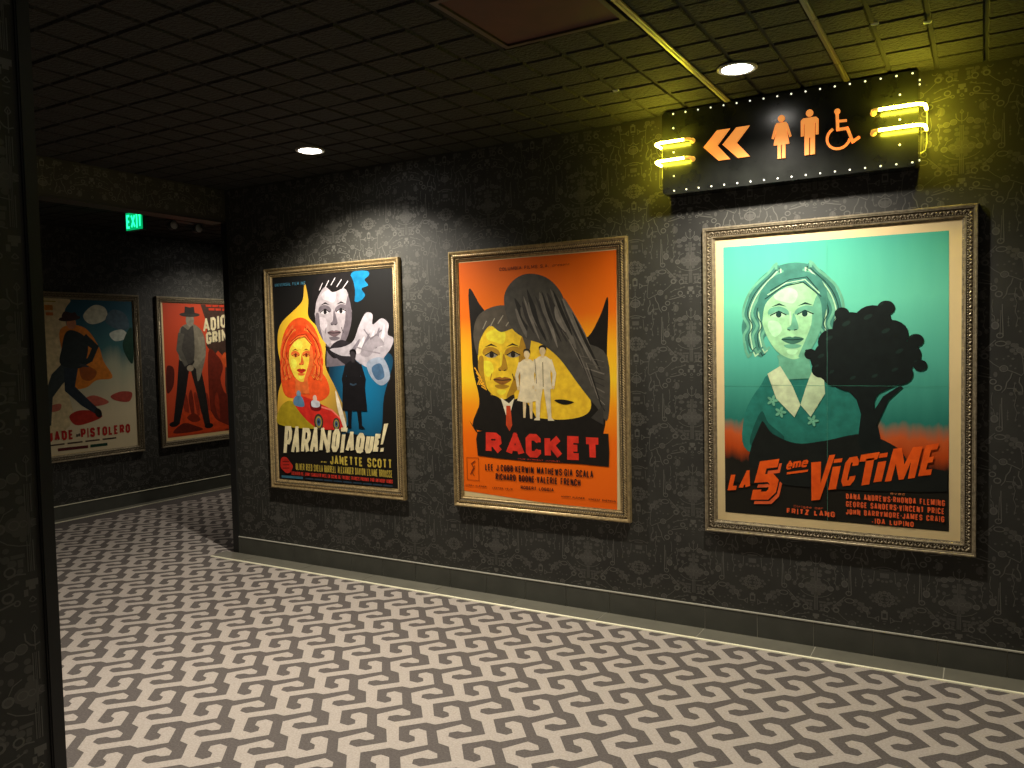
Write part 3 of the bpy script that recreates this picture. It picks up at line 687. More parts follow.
a.p([(.18, .62), (.27, .72), (.36, .70), (.41, .60), (.46, .70), (.55, .68), (.60, .52), (.18, .50)], DK); a.p([(.36, .71), (.41, .56), (.46, .71), (.42, .675)], (235, 225, 190), False); a.p([(.40, .66), (.43, .66), (.44, .54), (.42, .50), (.395, .54)], (200, 70, 30), False)
# a heavy grey cloth draped diagonally
a.p([(.40, 1.32), (.45, 1.42), (.56, 1.47), (.70, 1.44), (.80, 1.34), (.84, 1.20), (.92, 1.06), (1.09, .96), (1.09, .60), (1.02, .66), (.90, .80), (.78, .95), (.66, 1.04), (.54, 1.08), (.44, 1.16)], (72, 68, 60))
gr = [(104, 98, 88), (38, 35, 30), (86, 81, 72), (52, 48, 43), (120, 113, 102)]
rf = random.Random(5)
for k in range(22):
    f = k / 21; x0_, z0_ = .45 + .36 * f, 1.34 + .09 * math.sin(f * 3.1); x1_, z1_ = .56 + .50 * f, 1.07 - .12 * f - .10 * f * f
    w_ = .010 + .016 * rf.random(); dx = .02 * (rf.random() - .5); u0, u1 = .08 + .25 * rf.random(), .65 + .33 * rf.random()
    A_ = (x0_ + (x1_ - x0_) * u0, z0_ + (z1_ - z0_) * u0); B_ = (x0_ + (x1_ - x0_) * u1, z0_ + (z1_ - z0_) * u1)
    a.p([A_, ((A_[0] + B_[0]) / 2 + w_ + dx, (A_[1] + B_[1]) / 2), B_, ((A_[0] + B_[0]) / 2 - w_ + dx, (A_[1] + B_[1]) / 2)], gr[k % 5])
for k in range(9): a.ln([(.80 + .022 * k, 1.12 - .028 * k), (.90 + .018 * k, .97 - .036 * k), (1.07, .93 - .036 * k)], .003 + .002 * (k % 3), gr[(k * 2) % 5])
a.p([(.98, .60), (1.06, .68), (1.06, .56)], (60, 56, 50), False)
person(a, .555, .575, .44, (232, 216, 176), (232, 216, 176), (226, 200, 150), hair=(40, 34, 24), skirt=True)
person(a, .665, .575, .46, (236, 220, 182), (228, 212, 172), (226, 200, 150), hair=(40, 34, 24))
a.ln([(.61, .95), (.62, .80)], .004, (90, 74, 44)); a.ln([(.665, .93), (.665, .78)], .005, (120, 104, 70)); a.p([(.74, .70), (.80, .705), (.87, .69), (.80, .675)], DK)
for k in range(5): a.ln([(.17 + .012 * k, .90 - k * .03), (.215 + .01 * k, .84 - k * .02), (.19 + .012 * k, .79)], .008, (236, 170, 40))
a.p([(.17, .44), (.183, .49), (.30, .505), (.60, .500), (.90, .505), (1.09, .510), (1.094, .40), (1.09, .315), (.90, .322), (.55, .318), (.34, .325), (.18, .335)], DK, False)
a.p([(.12, .56), (.175, .50), (.19, .47), (.16, .50)], DK, False)
a.ln([(.095, .174), (.184, .174), (.184, .320), (.095, .320), (.095, .174)], .003, (150, 60, 14))
a.ln([(.12, .21), (.15, .25), (.13, .28), (.16, .30)], .008, (140, 56, 14)); a.ln([(.15, .20), (.13, .23), (.155, .27)], .005, (140, 56, 14))
a.mb.build('painted_picture', pr4)
RED = paint((222, 52, 34)); INK = paint((38, 22, 24)); INK2 = paint((110, 46, 14))
def t4_title(mb, y):
    for c, q in (('R', ((.241, .349), (.370, .350), (.352, .488), (.245, .488))), ('A', ((.385, .347), (.530, .345), (.500, .490), (.420, .490))), ('C', ((.535, .344), (.642, .344), (.640, .490), (.535, .490))),
                 ('K', ((.667, .341), (.793, .345), (.780, .490), (.667, .488))), ('E', ((.819, .343), (.917, .345), (.917, .487), (.822, .487))), ('T', ((.930, .345), (1.046, .345), (1.046, .484), (.924, .484)))):
        glyph(mb, c, q, .041 if c != 'A' else .038, y, RED)
lettering('title_lettering', pr4, t4_title)
def t4_cred(mb, y):
    text(mb, 'LEE J.COBB·KERWIN MATHEWS·GIA SCALA', .234, .989, .244, .286, y, INK, .0068); text(mb, 'RICHARD BOONE·VALERIE FRENCH', .311, .905, .188, .230, y, INK, .0068)
    text(mb, 'ROBERT LOGGIA', .493, .723, .142, .163, y, INK, .0045); text(mb, 'HARRY KLEINER', .080, .24, .133, .143, y, INK2, .0028); text(mb, 'LESTER VELIE', .285, .435, .131, .141, y, INK2, .0028)
    text(mb, 'HARRY KLEINER', .775, .93, .112, .123, y, INK2, .0028); text(mb, 'VINCENT SHERMAN', .955, 1.13, .110, .121, y, INK2, .0028)
    text(mb, '(THE GARMENT JUNGLE)', .477, .769, .326, .334, y, paint((200, 60, 40)), .0018); text(mb, 'COLUMBIA FILMS S.A.', .372, .72, 1.500, 1.520, y, INK2, .0036); text(mb, 'present', .745, .857, 1.503, 1.517, y, INK2, .0020, slant=.2)
lettering('credit_lettering', pr4, t4_cred)

# --- black poster with orange portrait at left of the long wall
bg = gradient('black_print', [(0.0, (24, 21, 18)), (.5, (30, 26, 22)), (1.0, (26, 26, 26))], wob=.1)
t3, pr3 = framed(-4.654, -3.382, 'framed black poster with an orange haired woman, blue glow and cream slanted title', 'rope', (-4.654, YB, Z0F), 0, bg,
                 [(.060, .064), (1.200, .072), (1.206, 1.577), (.062, 1.583)])
a = Art((.062, 1.198, .072, 1.577))
blue = gradient('blue_print', [(0, (20, 120, 165)), (.22, (24, 104, 142)), (.45, (22, 56, 78)), (.62, (26, 30, 34)), (1, (26, 26, 26))], radial=(.93, .72, .7), H=.75, wob=.05)
a.p([(.60, .86), (.70, .45), (.76, .44), (.90, .43), (1.06, .45), (1.10, .70), (1.19, .95), (1.10, 1.02), (.9, 1.05), (.7, 1.0)], blue)
a.p([(.84, 1.40), (.84, 1.56), (.98, 1.57), (1.00, 1.54), (.96, 1.51), (.99, 1.47), (.93, 1.45), (.96, 1.40), (.89, 1.36)], (18, 108, 150))
yel = gradient('yellow_print', [(0, (255, 222, 60)), (.3, (252, 204, 44)), (.6, (206, 160, 60)), (1, (120, 108, 60))], radial=(.32, .98, .55), H=.55, wob=.05)
a.p([(.10, .50), (.085, .70), (.14, .85), (.10, 1.05), (.13, 1.22), (.30, 1.34), (.37, 1.40), (.395, 1.52), (.425, 1.40), (.42, 1.28), (.50, 1.20), (.58, 1.08), (.57, .92), (.66, .76), (.74, .60), (.72, .48), (.40, .46)], yel)
face(a, .665, 1.29, .50, (168, 158, 162), (104, 95, 101), (28, 25, 25), (30, 26, 28), (104, 84, 88), 'man', (204, 196, 198), -.15)
a.p([(.62, 1.04), (.72, 1.10), (.84, 1.06), (.88, .98), (.80, .92), (.70, .96)], (40, 36, 40))
# pale spread wing shape
a.p([(.62, 1.035), (.74, 1.05), (.84, 1.09), (.90, 1.20), (.96, 1.28), (1.02, 1.27), (1.02, 1.20), (1.10, 1.24), (1.16, 1.20), (1.15, 1.13), (1.20, 1.10), (1.17, 1.03), (1.12, .98), (1.06, .90), (.98, .90), (.90, .93), (.82, .98), (.72, .99)], (176, 168, 174))
for k in range(6): a.p([(.80 + k * .055, 1.00 + k * .012), (.86 + k * .05, 1.07 + k * .02), (.90 + k * .045, 1.10 + k * .018), (.86 + k * .05, 1.00 + k * .012)], (206, 198, 202) if k % 2 else (120, 112, 120))
a.p([(.90, 1.00), (.98, 1.10), (1.06, 1.12), (1.12, 1.06), (1.04, 1.04), (.98, .98)], (150, 142, 148)); a.ln([(.94, 1.17), (1.0, 1.10), (1.10, 1.16)], .010, (120, 112, 118)); a.ln([(.86, 1.05), (.96, 1.02), (1.08, 1.0)], .010, (140, 132, 138))
a.p([(.96, .94), (1.10, .97), (1.16, .84), (1.08, .78), (.99, .84)], (150, 160, 176)); a.p([(1.0, .90), (1.08, .93), (1.11, .84), (1.04, .82)], (70, 100, 130))
# orange haired woman
a.p([(.16, .70), (.12, .90), (.15, 1.12), (.24, 1.24), (.36, 1.27), (.47, 1.20), (.53, 1.06), (.50, .92), (.58, .82), (.60, .72), (.50, .66), (.35, .68)], (232, 84, 34))
face(a, .335, .985, .36, (250, 208, 70), (228, 110, 50), (226, 72, 30), (120, 38, 20), (190, 44, 28), 'woman', (250, 150, 60), .05)
# small red motor car with riders over ochre ground
a.p([(.085, .48), (.10, .60), (.20, .66), (.30, .62), (.42, .52), (.46, .46)], (168, 146, 30))
a.p([(.24, .66), (.30, .70), (.40, .68), (.52, .64), (.62, .60), (.70, .54), (.73, .48), (.66, .46), (.50, .46), (.40, .50), (.30, .58)], (206, 44, 34))
a.p([(.42, .66), (.52, .64), (.50, .59), (.42, .60)], (110, 20, 20)); a.e(.30, .71, .022, .028, (120, 150, 170)); a.p([(.26, .69), (.33, .69), (.35, .62), (.25, .63)], (90, 130, 160)); a.e(.46, .68, .020, .026, (220, 190, 170)); a.p([(.43, .665), (.50, .66), (.50, .62), (.43, .62)], (200, 200, 205))
for x, z, r in ((.49, .51, .060), (.66, .50, .045)): a.e(x, z, r * .75, r, (60, 52, 40)); a.e(x, z, r * .52, r * .72, (150, 138, 70)); a.e(x, z, r * .34, r * .5, (60, 90, 120)); a.e(x, z, r * .15, r * .2, (30, 30, 34))
a.ln([(.52, .62), (.62, .60), (.71, .535)], .012, (240, 120, 100)); a.p([(.66, .74), (.70, .66), (.76, .47), (.735, .46), (.68, .60)], (235, 220, 190))
# standing dark figure against the blue
person(a, .835, .475, .56, (22, 20, 22), (16, 14, 16), (48, 44, 46), hair=(14, 12, 12))
a.p([(.735, .84), (.72, .60), (.95, .60), (.93, .84)], (20, 18, 20), False); a.ln([(.80, .79), (.83, .78), (.86, .79)], .012, (44, 60, 74))
a.mb.build('painted_picture', pr3)
CR = paint(CREAM); YE = paint((196, 172, 70)); RD = paint((220, 60, 44)); BL = paint((60, 110, 130))
def t3_title(mb, y):
    L = [('P', .121, .197, .250, .470), ('A', .200, .285, .262, .470), ('R', .300, .385, .270, .462), ('A', .388, .472, .275, .470), ('N', .485, .585, .290, .468), ('O', .600, .672, .296, .466), ('Ï', .680, .730, .296, .470),
         ('A', .735, .815, .300, .450), ('Q', .825, .900, .300, .445), ('U', .912, .982, .303, .440), ('E', .990, 1.052, .318, .445)]
    for c, l, r, b, tt in L:
        sl = .030
        glyph(mb, c, ((l, b), (r, b + .004), (r + sl, tt), (l + sl, tt)), .031 if c in 'AN' else .033, y, CR)
    mb.poly([(1.062, .370), (1.082, .374), (1.135, .520), (1.098, .515)], y, CR); mb.poly([(1.056, .320), (1.084, .324), (1.090, .350), (1.062, .346)], y, CR)
lettering('title_lettering', pr3, t3_title)
def t3_cred(mb, y):
    text(mb, 'JANETTE SCOTT', .590, 1.157, .208, .272, y, YE, .0125); text(mb, 'avec', .50, .555, .215, .228, y, YE, .003)
    text(mb, 'OLIVER REED SHEILA BURRELL ALEXANDER DAVION LILIANE BROUSSE', .246, 1.157, .146, .196, y, YE, .0050)
    text(mb, 'SCENARIO DE JIMMY SANGSTER MISE EN SCENE DE FREDDIE FRANCIS PRODUIT PAR ANTHONY HINDS', .20, 1.158, .106, .132, y, RD, .0045)
    text(mb, 'UNIVERSAL FILM INC', .095, .405, 1.508, 1.532, y, BL, .005)
    mb.poly([(.095, .078), (.314, .080), (.314, .098), (.095, .096)], y, BL)
    for k in range(9): mb.poly([(.34 + k * .092, .082), (.42 + k * .092, .082), (.42 + k * .092, .094), (.34 + k * .092, .094)], y, paint((44, 62, 76)))
    mb.poly(smooth([(.088, .16), (.10, .225), (.15, .235), (.19, .20), (.215, .17), (.19, .125), (.15, .115), (.12, .13)]), y, paint((190, 44, 32)))
    for k in range(3): mb.add([(p[0], y - .0001, p[1]) for p in stroke([(.11, .20 - k * .025), (.18, .205 - k * .025)], .006)[0]], [(0, 1, 2, 3)], paint((90, 24, 20)))
lettering('credit_lettering', pr3, t3_cred)

# --- corridor posters (far wall, local x runs along the corridor)
bg = gradient('western_sky_print', [(0, (214, 196, 156)), (.35, (216, 200, 162)), (.66, (164, 166, 140)), (.78, (60, 106, 106)), (1, (26, 76, 92))], wob=.35, wsc=1.2)
t1, pr1 = framed(4.27, 5.352, 'framed pale poster of a running man in an orange cape in the corridor', 'scroll', (XF, 4.27, Z0F), math.pi / 2, bg,
                 [(.062, .075), (1.015, .062), (1.015, 1.575), (.062, 1.575)])
a = Art((.062, 1.015, .075, 1.575)); O_ = 4.27
L_ = lambda *pp: [(y - O_, z - Z0F) for y, z in pp]
a.p(L_((4.33, 2.13), (4.62, 2.13), (4.56, 2.0), (4.60, 1.7), (4.55, 1.3), (4.6, .95), (4.33, .9)), (206, 186, 140))
a.p(L_((4.75, 1.98), (4.86, 2.08), (4.98, 2.06), (5.0, 1.96), (4.9, 1.9), (4.8, 1.9)), (190, 186, 160))
a.p(L_((4.98, 1.92), (5.06, 2.04), (5.20, 2.0), (5.24, 1.86), (5.12, 1.84)), (70, 90, 100)); a.p(L_((5.02, 1.80), (5.16, 1.84), (5.22, 1.76), (5.08, 1.72)), (190, 196, 180)); a.p(L_((5.16, 1.70), (5.27, 1.86), (5.27, 1.50), (5.20, 1.55)), (24, 60, 44))
a.p(L_((4.50, 1.80), (4.62, 1.88), (4.78, 1.84), (4.90, 1.66), (4.94, 1.52), (5.03, 1.35), (4.86, 1.33), (4.74, 1.26), (4.60, 1.27), (4.56, 1.45)), (206, 120, 34))
a.p(L_((4.70, 1.50), (4.86, 1.42), (4.80, 1.33), (4.70, 1.36)), (150, 76, 24))
a.p(L_((4.56, .99), (4.66, 1.04), (4.82, 1.02), (4.90, .96), (4.76, .91), (4.62, .90)), (168, 44, 30)); a.p(L_((4.70, 1.13), (4.82, 1.18), (4.98, 1.10), (4.82, 1.07)), (180, 90, 70)); a.p(L_((5.0, 1.16), (5.12, 1.20), (5.24, 1.18), (5.2, 1.09), (5.06, 1.11)), (166, 70, 56)); a.p(L_((4.36, 1.10), (4.48, 1.12), (4.47, 1.06), (4.38, 1.05)), (180, 100, 80))
a.limb(L_((4.60, 1.48), (4.46, 1.36), (4.36, 1.20), (4.34, .92)), [.16, .14, .10, .08], (52, 60, 58)); a.limb(L_((4.60, 1.46), (4.58, 1.26), (4.72, 1.12), (4.84, 1.02)), [.14, .11, .09, .06], (38, 48, 56)); a.e(4.86 - O_, 1.0 - Z0F, .035, .05, (30, 26, 24), .4)
a.p(L_((4.50, 1.50), (4.52, 1.66), (4.56, 1.80), (4.64, 1.83), (4.76, 1.76), (4.78, 1.62), (4.70, 1.46)), (36, 44, 42)); a.limb(L_((4.74, 1.76), (4.86, 1.66), (4.80, 1.54), (4.70, 1.48)), [.09, .08, .06, .04], (30, 40, 38))
a.limb(L_((4.69, 1.49), (4.78, 1.47)), [.03, .015], (60, 60, 60)); a.e(4.625 - O_, 1.90 - Z0F, .048, .062, (186, 120, 80)); a.e(4.61 - O_, 1.945 - Z0F, .110, .026, (58, 38, 30), .12); a.p(L_((4.54, 1.95), (4.56, 2.01), (4.63, 2.0), (4.67, 2.005), (4.68, 1.95)), (60, 38, 30))
a.mb.build('painted_picture', pr1)
def t1_txt(mb, y):
    r = paint((176, 36, 30)); k_ = paint((60, 48, 40))
    text(mb, 'UADE', 4.335 - O_, 4.592 - O_, .765 - Z0F, .858 - Z0F, y, r, .022); text(mb, 'un', 4.62 - O_, 4.66 - O_, .782 - Z0F, .825 - Z0F, y, k_, .007); text(mb, 'PISTOLERO', 4.668 - O_, 5.200 - O_, .765 - Z0F, .858 - Z0F, y, r, .021)
lettering('title_lettering', pr1, t1_txt)
def t1_cr(mb, y):
    k_ = paint((70, 54, 44))
    for i in range(4): mb.poly([(4.35 - O_ + i * .18, .722 - Z0F), (4.50 - O_ + i * .18, .722 - Z0F), (4.50 - O_ + i * .18, .736 - Z0F), (4.35 - O_ + i * .18, .736 - Z0F)], y, k_)
    mb.poly(L_((4.432, .664), (4.736, .660), (4.736, .688), (4.432, .692)), y, paint((90, 30, 30))); mb.poly(L_((4.759, .662), (4.941, .660), (4.941, .688), (4.759, .690)), y, paint((24, 60, 44)))
    mb.poly(L_((4.37, 2.02), (4.45, 2.02), (4.45, 2.07), (4.37, 2.07)), y, paint((190, 120, 40))); mb.poly(L_((4.38, 1.97), (4.45, 1.97), (4.45, 2.0), (4.38, 2.0)), y, paint((196, 110, 50))); mb.poly(L_((4.36, 2.10), (4.48, 2.10), (4.48, 2.11), (4.36, 2.11)), y, paint((150, 130, 40)))
lettering('credit_lettering', pr1, t1_cr)
bg = gradient('red_western_print', [(0, (160, 62, 36)), (.20, (204, 76, 40)), (.45, (208, 76, 42)), (1, (200, 74, 44))], wob=.2)
t2, pr2 = framed(5.56, 6.64, 'framed red poster of a man in a grey coat, partly hidden by the wall corner', 'scroll', (XF, 5.56, Z0F), math.pi / 2, bg,
                 [(.086, .100), (1.010, .100), (1.010, 1.575), (.086, 1.575)])
a = Art((.086, 1.010, .100, 1.575)); O_ = 5.56
a.p(L_((6.14, 2.13), (6.57, 2.13), (6.57, .70), (6.48, .9), (6.44, 1.2), (6.46, 1.5), (6.36, 1.60), (6.30, 1.54), (6.20, 1.66), (6.22, 1.90)), (70, 50, 40), False)
a.p(L_((6.22, 1.58), (6.34, 1.55), (6.42, 1.42), (6.38, 1.26), (6.44, 1.10), (6.57, 1.05), (6.57, .68), (6.30, .72), (6.22, .9)), (110, 38, 24))
a.p(L_((6.40, 1.50), (6.46, 1.58), (6.50, 1.48), (6.46, 1.40)), (220, 90, 40)); a.p(L_((5.66, 1.15), (5.74, 1.22), (5.76, 1.4), (5.70, 1.45), (5.66, 1.4)), (90, 34, 24))
for k in range(7): a.p(L_((5.86 + k * .07, 1.0 + .05 * (k % 3)), (5.90 + k * .07, 1.12 + .05 * (k % 2)), (5.93 + k * .07, .98), (5.92 + k * .07, .80)), (120, 40, 24) if k % 2 else (150, 50, 28))
a.p(L_((5.66, .68), (5.70, .82), (5.86, .93), (6.02, .86), (6.2, .92), (6.3, .80), (6.5, .70), (6.5, .68)), (206, 70, 28)); a.p(L_((5.72, .70), (5.85, .80), (6.0, .76), (6.1, .70)), (100, 34, 20)); a.p(L_((5.9, .86), (6.0, .90), (6.08, .82), (5.98, .80)), (120, 40, 20))
a.limb(L_((5.90, 1.50), (5.84, 1.15), (5.76, .80)), [.15, .12, .08], (34, 30, 28)); a.limb(L_((6.02, 1.50), (6.10, 1.15), (6.17, .76)), [.15, .12, .08], (40, 36, 32)); a.e(5.73 - O_, .80 - Z0F, .06, .03, (26, 22, 20)); a.e(6.19 - O_, .74 - Z0F, .06, .03, (26, 22, 20))
a.p(L_((5.85, 1.84), (5.93, 1.90), (6.05, 1.90), (6.16, 1.80), (6.19, 1.60), (6.13, 1.38), (6.06, 1.26), (6.02, 1.50), (5.84, 1.50), (5.83, 1.68)), (126, 118, 100)); a.p(L_((5.87, 1.86), (5.96, 1.84), (6.03, 1.88), (6.02, 1.50), (5.86, 1.50)), (70, 66, 60))
a.limb(L_((6.13, 1.76), (6.14, 1.56), (6.02, 1.42)), [.09, .085, .06], (138, 130, 110)); a.limb(L_((5.87, 1.80), (5.83, 1.62), (5.92, 1.44)), [.08, .07, .05], (90, 86, 76)); a.e(5.97 - O_, 1.41 - Z0F, .045, .035, (150, 138, 116))
a.e(5.99 - O_, 1.95 - Z0F, .055, .075, (140, 130, 112)); a.e(5.99 - O_, 2.01 - Z0F, .135, .026, (60, 56, 50)); a.p(L_((5.92, 2.02), (5.93, 2.10), (5.99, 2.09), (6.05, 2.10), (6.06, 2.02)), (50, 46, 42), False)
a.mb.build('painted_picture', pr2)
def t2_txt(mb, y):
    c = paint((226, 212, 168))
    for ch, l, r, b, tt in (('A', 6.161, 6.255, 1.812, 1.965), ('D', 6.268, 6.345, 1.828, 1.982), ('I', 6.357, 6.395, 1.850, 1.995), ('O', 6.407, 6.492, 1.862, 2.012), ('G', 6.197, 6.275, 1.672, 1.812), ('R', 6.285, 6.360, 1.683, 1.820), ('I', 6.368, 6.405, 1.694, 1.832), ('N', 6.418, 6.500, 1.698, 1.842)):
        glyph(mb, ch, ((l - O_, b - Z0F), (r - O_, b + .012 - Z0F), (r - O_, tt + .012 - Z0F), (l - O_, tt - Z0F)), .030 if ch not in 'AN' else .026, y, c)
lettering('title_lettering', pr2, t2_txt)
def t2_cr(mb, y):
    for z_, l in ((2.105, 6.21), (2.065, 6.25)):
        for i in range(3): mb.poly(L_((l + i * .095, z_), (l + i * .095 + .08, z_), (l + i * .095 + .08, z_ + .026), (l + i * .095, z_ + .026)), y, paint((190, 60, 36)))
lettering('credit_lettering', pr2, t2_cr)

# ------------------------------------------------------------------ restroom sign
SX0, SX1, SZ0, SZ1, SY = -1.500, -0.268, 2.385, 2.822, 4.205
SB = mat('sign_black', (0.012, 0.013, 0.011, 1), rough=0.22, spec=0.35, noise=0.3, nscale=12)
AMB = mat('sign_amber', (255, 150, 60), rough=0.5, emit=(1.0, 0.36, 0.07), es=0.62)
sg = thing('restroom_sign', 'black box sign with amber arrows, restroom symbols and yellow neon tubes under the ceiling', 'sign', (0, YB, 0))
def L(x, z): return (x, z)
mb = MB(); dy0 = SY - YB
c = .012
mb.prism([(SX0 + c, SZ0), (SX1 - c, SZ0), (SX1, SZ0 + c), (SX1, SZ1 - c), (SX1 - c, SZ1), (SX0 + c, SZ1), (SX0, SZ1 - c), (SX0, SZ0 + c)], dy0, -.001, SB); mb.build('sign_box', sg)
ya, yb = dy0 - .008, dy0
for tip, k in ((-1.273, 0), (-1.173, 1)):
    m_ = MB(); x = tip
    m_.prism([(x, 2.607), (x + .072, 2.684), (x + .139, 2.684), (x + .073, 2.607), (x + .139, 2.529), (x + .078, 2.529)], ya, yb, AMB); m_.build('arrow_symbol', sg)
def circ(cx, cz, r, n=18): return [(cx + r * math.cos(2 * math.pi * k / n), cz + r * math.sin(2 * math.pi * k / n)) for k in range(n)]
m_ = MB(); x = -.878
m_.prism(circ(x, 2.694, .0165), ya, yb, AMB)
m_.prism([(x - .022, 2.674), (x + .022, 2.674), (x + .030, 2.664), (x + .048, 2.602), (x + .038, 2.598), (x + .023, 2.645), (x + .038, 2.566), (x + .019, 2.566), (x + .019, 2.498), (x + .003, 2.498), (x + .003, 2.566),
          (x - .003, 2.566), (x - .003, 2.498), (x - .019, 2.498), (x - .019, 2.566), (x - .038, 2.566), (x - .023, 2.645), (x - .038, 2.598), (x - .048, 2.602), (x - .030, 2.664)], ya, yb, AMB); m_.build('woman_symbol', sg)
m_ = MB(); x = -.744
m_.prism(circ(x, 2.699, .0170), ya, yb, AMB)
m_.prism([(x - .030, 2.677), (x + .030, 2.677), (x + .041, 2.666), (x + .041, 2.592), (x + .028, 2.592), (x + .028, 2.650), (x + .024, 2.650), (x + .024, 2.498), (x + .003, 2.498), (x + .003, 2.582), (x - .003, 2.582), (x - .003, 2.498),
          (x - .024, 2.498), (x - .024, 2.650), (x - .028, 2.650), (x - .028, 2.592), (x - .041, 2.592), (x - .041, 2.666)], ya, yb, AMB); m_.build('man_symbol', sg)
m_ = MB(); m_.prism(circ(-.617, 2.686, .0135), ya, yb, AMB)
def band(mb, pts, t):
    for q in stroke(pts, t): mb.prism(q, ya, yb, AMB)
band(m_, [(-.618, 2.675), (-.615, 2.600), (-.572, 2.600), (-.548, 2.533), (-.522, 2.548), (-.519, 2.545)], .0135); band(m_, [(-.617, 2.640), (-.575, 2.637)], .011)
cx, cz, r = -.612, 2.560, .052
band(m_, [(cx + r * math.cos(a_), cz + r * math.sin(a_)) for a_ in [math.radians(118 + k * 17.6) for k in range(14)]], .0115); m_.build('wheelchair_symbol', sg)
# little bulbs round the border
BULB = mat('sign_bulb', (0.85, 0.85, 0.8, 1), rough=0.3, emit=(1.0, 0.97, 0.85), es=0.9)
def bulb(x, z, y=dy0, ax='y'):
    b_ = MB(); b_.lathe([(.0048, 0), (.0044, .0025), (.0028, .0042), (.0008, .0050)], (x, y, z), BULB, 8, ax); b_.build('border_bulb', sg)
for i in range(18):
    x = -1.437 + i * (1.145 / 17.0); bulb(x, 2.808); bulb(x, 2.402)
for z in (2.733, 2.606, 2.480): bulb(-1.437, z)
for z in (2.720, 2.606, 2.490): bulb(-.345, z)
for z in (2.79, 2.77, 2.42): bulb(SX1, z, -.050, 'x')

NEON = mat('neon_yellow', (1, 1, .6, 1), emit=(1.0, 0.86, 0.045), es=125.0)
NEOND = mat('electrode_glass', (0.75, 0.52, 0.25, 1), rough=0.25, emit=(1.0, 0.42, 0.05), es=0.5)
WIRE = mat('neon_wire', (0.55, 0.55, 0.45, 1), rough=0.4)
def neon(side, zt):
    xe = -1.360 if side < 0 else -.430; xc = (SX0 - .028) if side < 0 else (SX1 + .030)
    yf = 4.150 - YB; pts = []
    xs = xc - side * .045
    pts.append((xe, yf, zt)); pts.append((xs, yf, zt))
    for k in range(1, 7):
        a_ = k / 6 * math.pi / 2; pts.append((xs + side * .045 * math.sin(a_), yf + .045 * (1 - math.cos(a_)), zt))
    pts.append((xc, -.055, zt))
    m_ = MB(); m_.tube(pts, .0072, NEON, 12); t = m_.build('neon_tube', sg, smooth=True)
    m_ = MB(); m_.tube([(xe, yf, zt), (xe - side * .018, yf, zt), (xe - side * .026, yf + .008, zt), (xe - side * .028, yf + .020, zt), (xe - side * .028, dy0, zt)], .0085, NEOND, 12); m_.lathe([(.014, 0), (.014, .006), (.010, .010)], (xe - side * .028, dy0, zt), NEOND, 16, 'y'); m_.build('electrode', t)
    m_ = MB(); m_.tube([(xc, -.055, zt), (xc, -.030, zt)], .0085, NEOND, 10); m_.tube([(xc, -.032, zt), (xc + side * .002, -.032, zt - .06), (xc - side * .006, -.020, zt - .09), (xc - side * .026, -.018, zt - .10)], .0025, WIRE, 6); m_.build('lead_wire', t)
    return t
neon(-1, 2.651)
neon(-1, 2.556)
neon(1, 2.652)
neon(1, 2.558)

# ------------------------------------------------------------------ exit sign in the corridor
ex = thing('exit_sign', 'glowing green EXIT sign hanging from the corridor ceiling', 'exit sign', (-6.345, 4.42, 2.655))
GRN = mat('exit_green', (0.0, 0.35, 0.12, 1), rough=0.4, emit=(0.0, 1.0, 0.30), es=0.42)
EXD = mat('exit_letter', (0.02, 0.6, 0.3, 1), rough=0.4, emit=(0.02, 1.0, 0.40), es=2.0)
m_ = MB(); m_.box(-.118, .118, -.004, .030, 0, .160, mat('exit_case', (0.01, 0.10, 0.05, 1), rough=.4)); m_.build('case', ex)
m_ = MB(); m_.box(-.112, .112, -.007, -.004, .005, .155, GRN); m_.build('face_panel', ex)
m_ = MB()
for ch, l, r in (('E', -.104, -.052), ('X', -.044, .020), ('I', .028, .050), ('T', .054, .106)): glyph(m_, ch, ((l, .020), (r, .020), (r, .138), (l, .138)), .0190, -.0078, EXD)
m_.build('letters', ex)
m_ = MB(); m_.tube([(0, .013, .160), (0, .013, .185)], .02, BLACK, 10); m_.build('mount', ex)
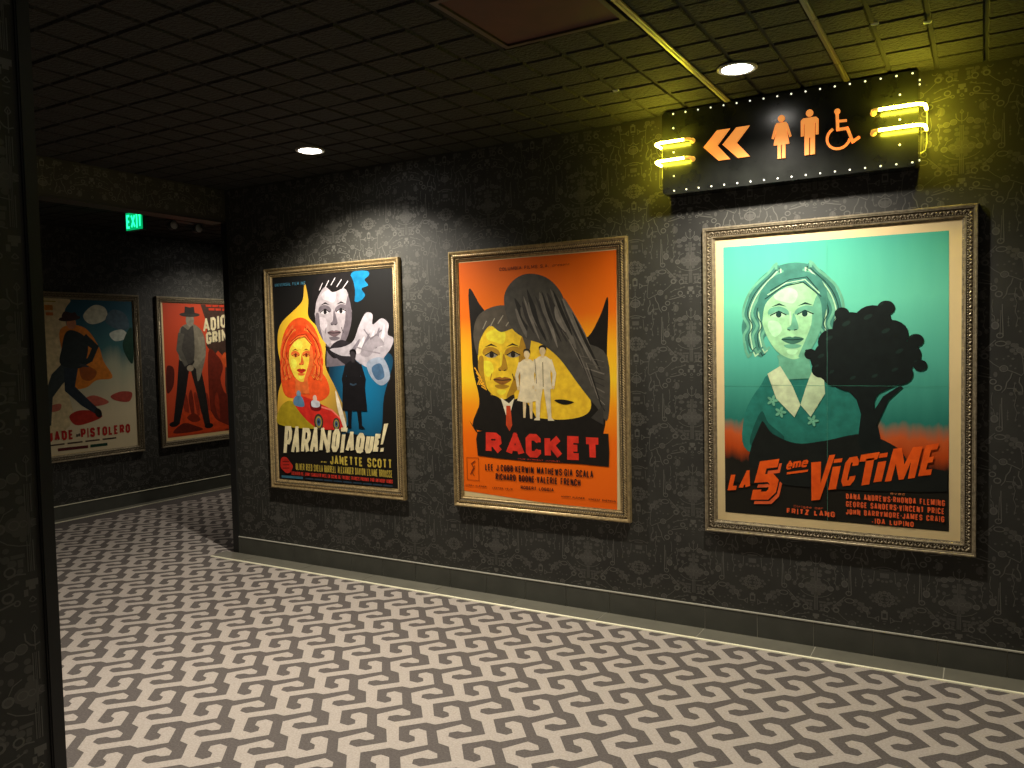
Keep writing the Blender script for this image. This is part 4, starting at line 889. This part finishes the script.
# emergency lamp heads
em = thing('emergency_light', 'dark emergency light with two round lamp heads under the corridor ceiling', 'emergency light', (-6.42, 4.98, HC))
EMB = mat('emergency_case', (0.03, 0.03, 0.03, 1), rough=.4); EML = mat('emergency_lens', (0.55, 0.55, 0.5, 1), rough=.12)
m_ = MB(); m_.box(-.05, .05, -.16, .16, -.035, 0, EMB); m_.build('housing', em)
for sy in (-1, 1):
    m_ = MB(); cyl = [(.012, -.03), (.034, -.028), (.042, -.005), (.045, .03), (.041, .034)]
    m_.lathe(cyl, (0, sy * .135, -.075), EMB, 20, 'x'); m_.tube([(0, sy * .135, -.035), (0, sy * .135, -.06)], .009, EMB, 8); h_ = m_.build('lamp_head', em)
    m_ = MB(); m_.lathe([(.040, .032), (.030, .040), (.012, .044)], (0, sy * .135, -.075), EML, 20, 'x'); m_.build('lens', h_)

# ------------------------------------------------------------------ dark red panel in the ceiling and pale clips
DR = mat('panel_dark_red', (0.060, 0.015, 0.009, 1), rough=0.7, noise=.2, nscale=8); DRF = mat('panel_frame', (0.03, 0.024, 0.016, 1), rough=.5)
pn = thing('ceiling_panel', 'dark red square panel set into the black tile ceiling', 'ceiling panel', (-1.45, 2.67, HC))
m_ = MB(); x0_, x1_, y0_, y1_ = -.27, .27, -.27, .27
for (b0, b1, b2, b3) in ((x0_, x1_, y0_, y0_ + .022), (x0_, x1_, y1_ - .022, y1_), (x0_, x0_ + .022, y0_ + .022, y1_ - .022), (x1_ - .022, x1_, y0_ + .022, y1_ - .022)): m_.box(b0, b1, b2, b3, -.006, .010, DRF)
m_.build('panel_frame', pn)
m_ = MB(); m_.box(-.246, .246, -.246, .246, .002, .010, DR); m_.build('panel_face', pn)
CL = mat('clip_pale', (0.75, 0.75, 0.55, 1), rough=.4)
for (x, y, lb) in ((-.378, 3.52, 'tiny pale clip on the black ceiling above the right end of the sign'), (-.20, 3.62, 'tiny pale clip on the ceiling grid farthest to the right'), (-1.56, 3.72, 'tiny pale clip on the ceiling grid left of the neon-lit strip')):
    m_ = MB(); m_.box(-.014, .014, -.007, .007, -.005, .000, CL); m_.box(-.010, .010, -.003, .003, -.008, -.005, CL); o = m_.build('ceiling_clip'); o.location = (x, y, HC); tag(o, lb, 'clip')
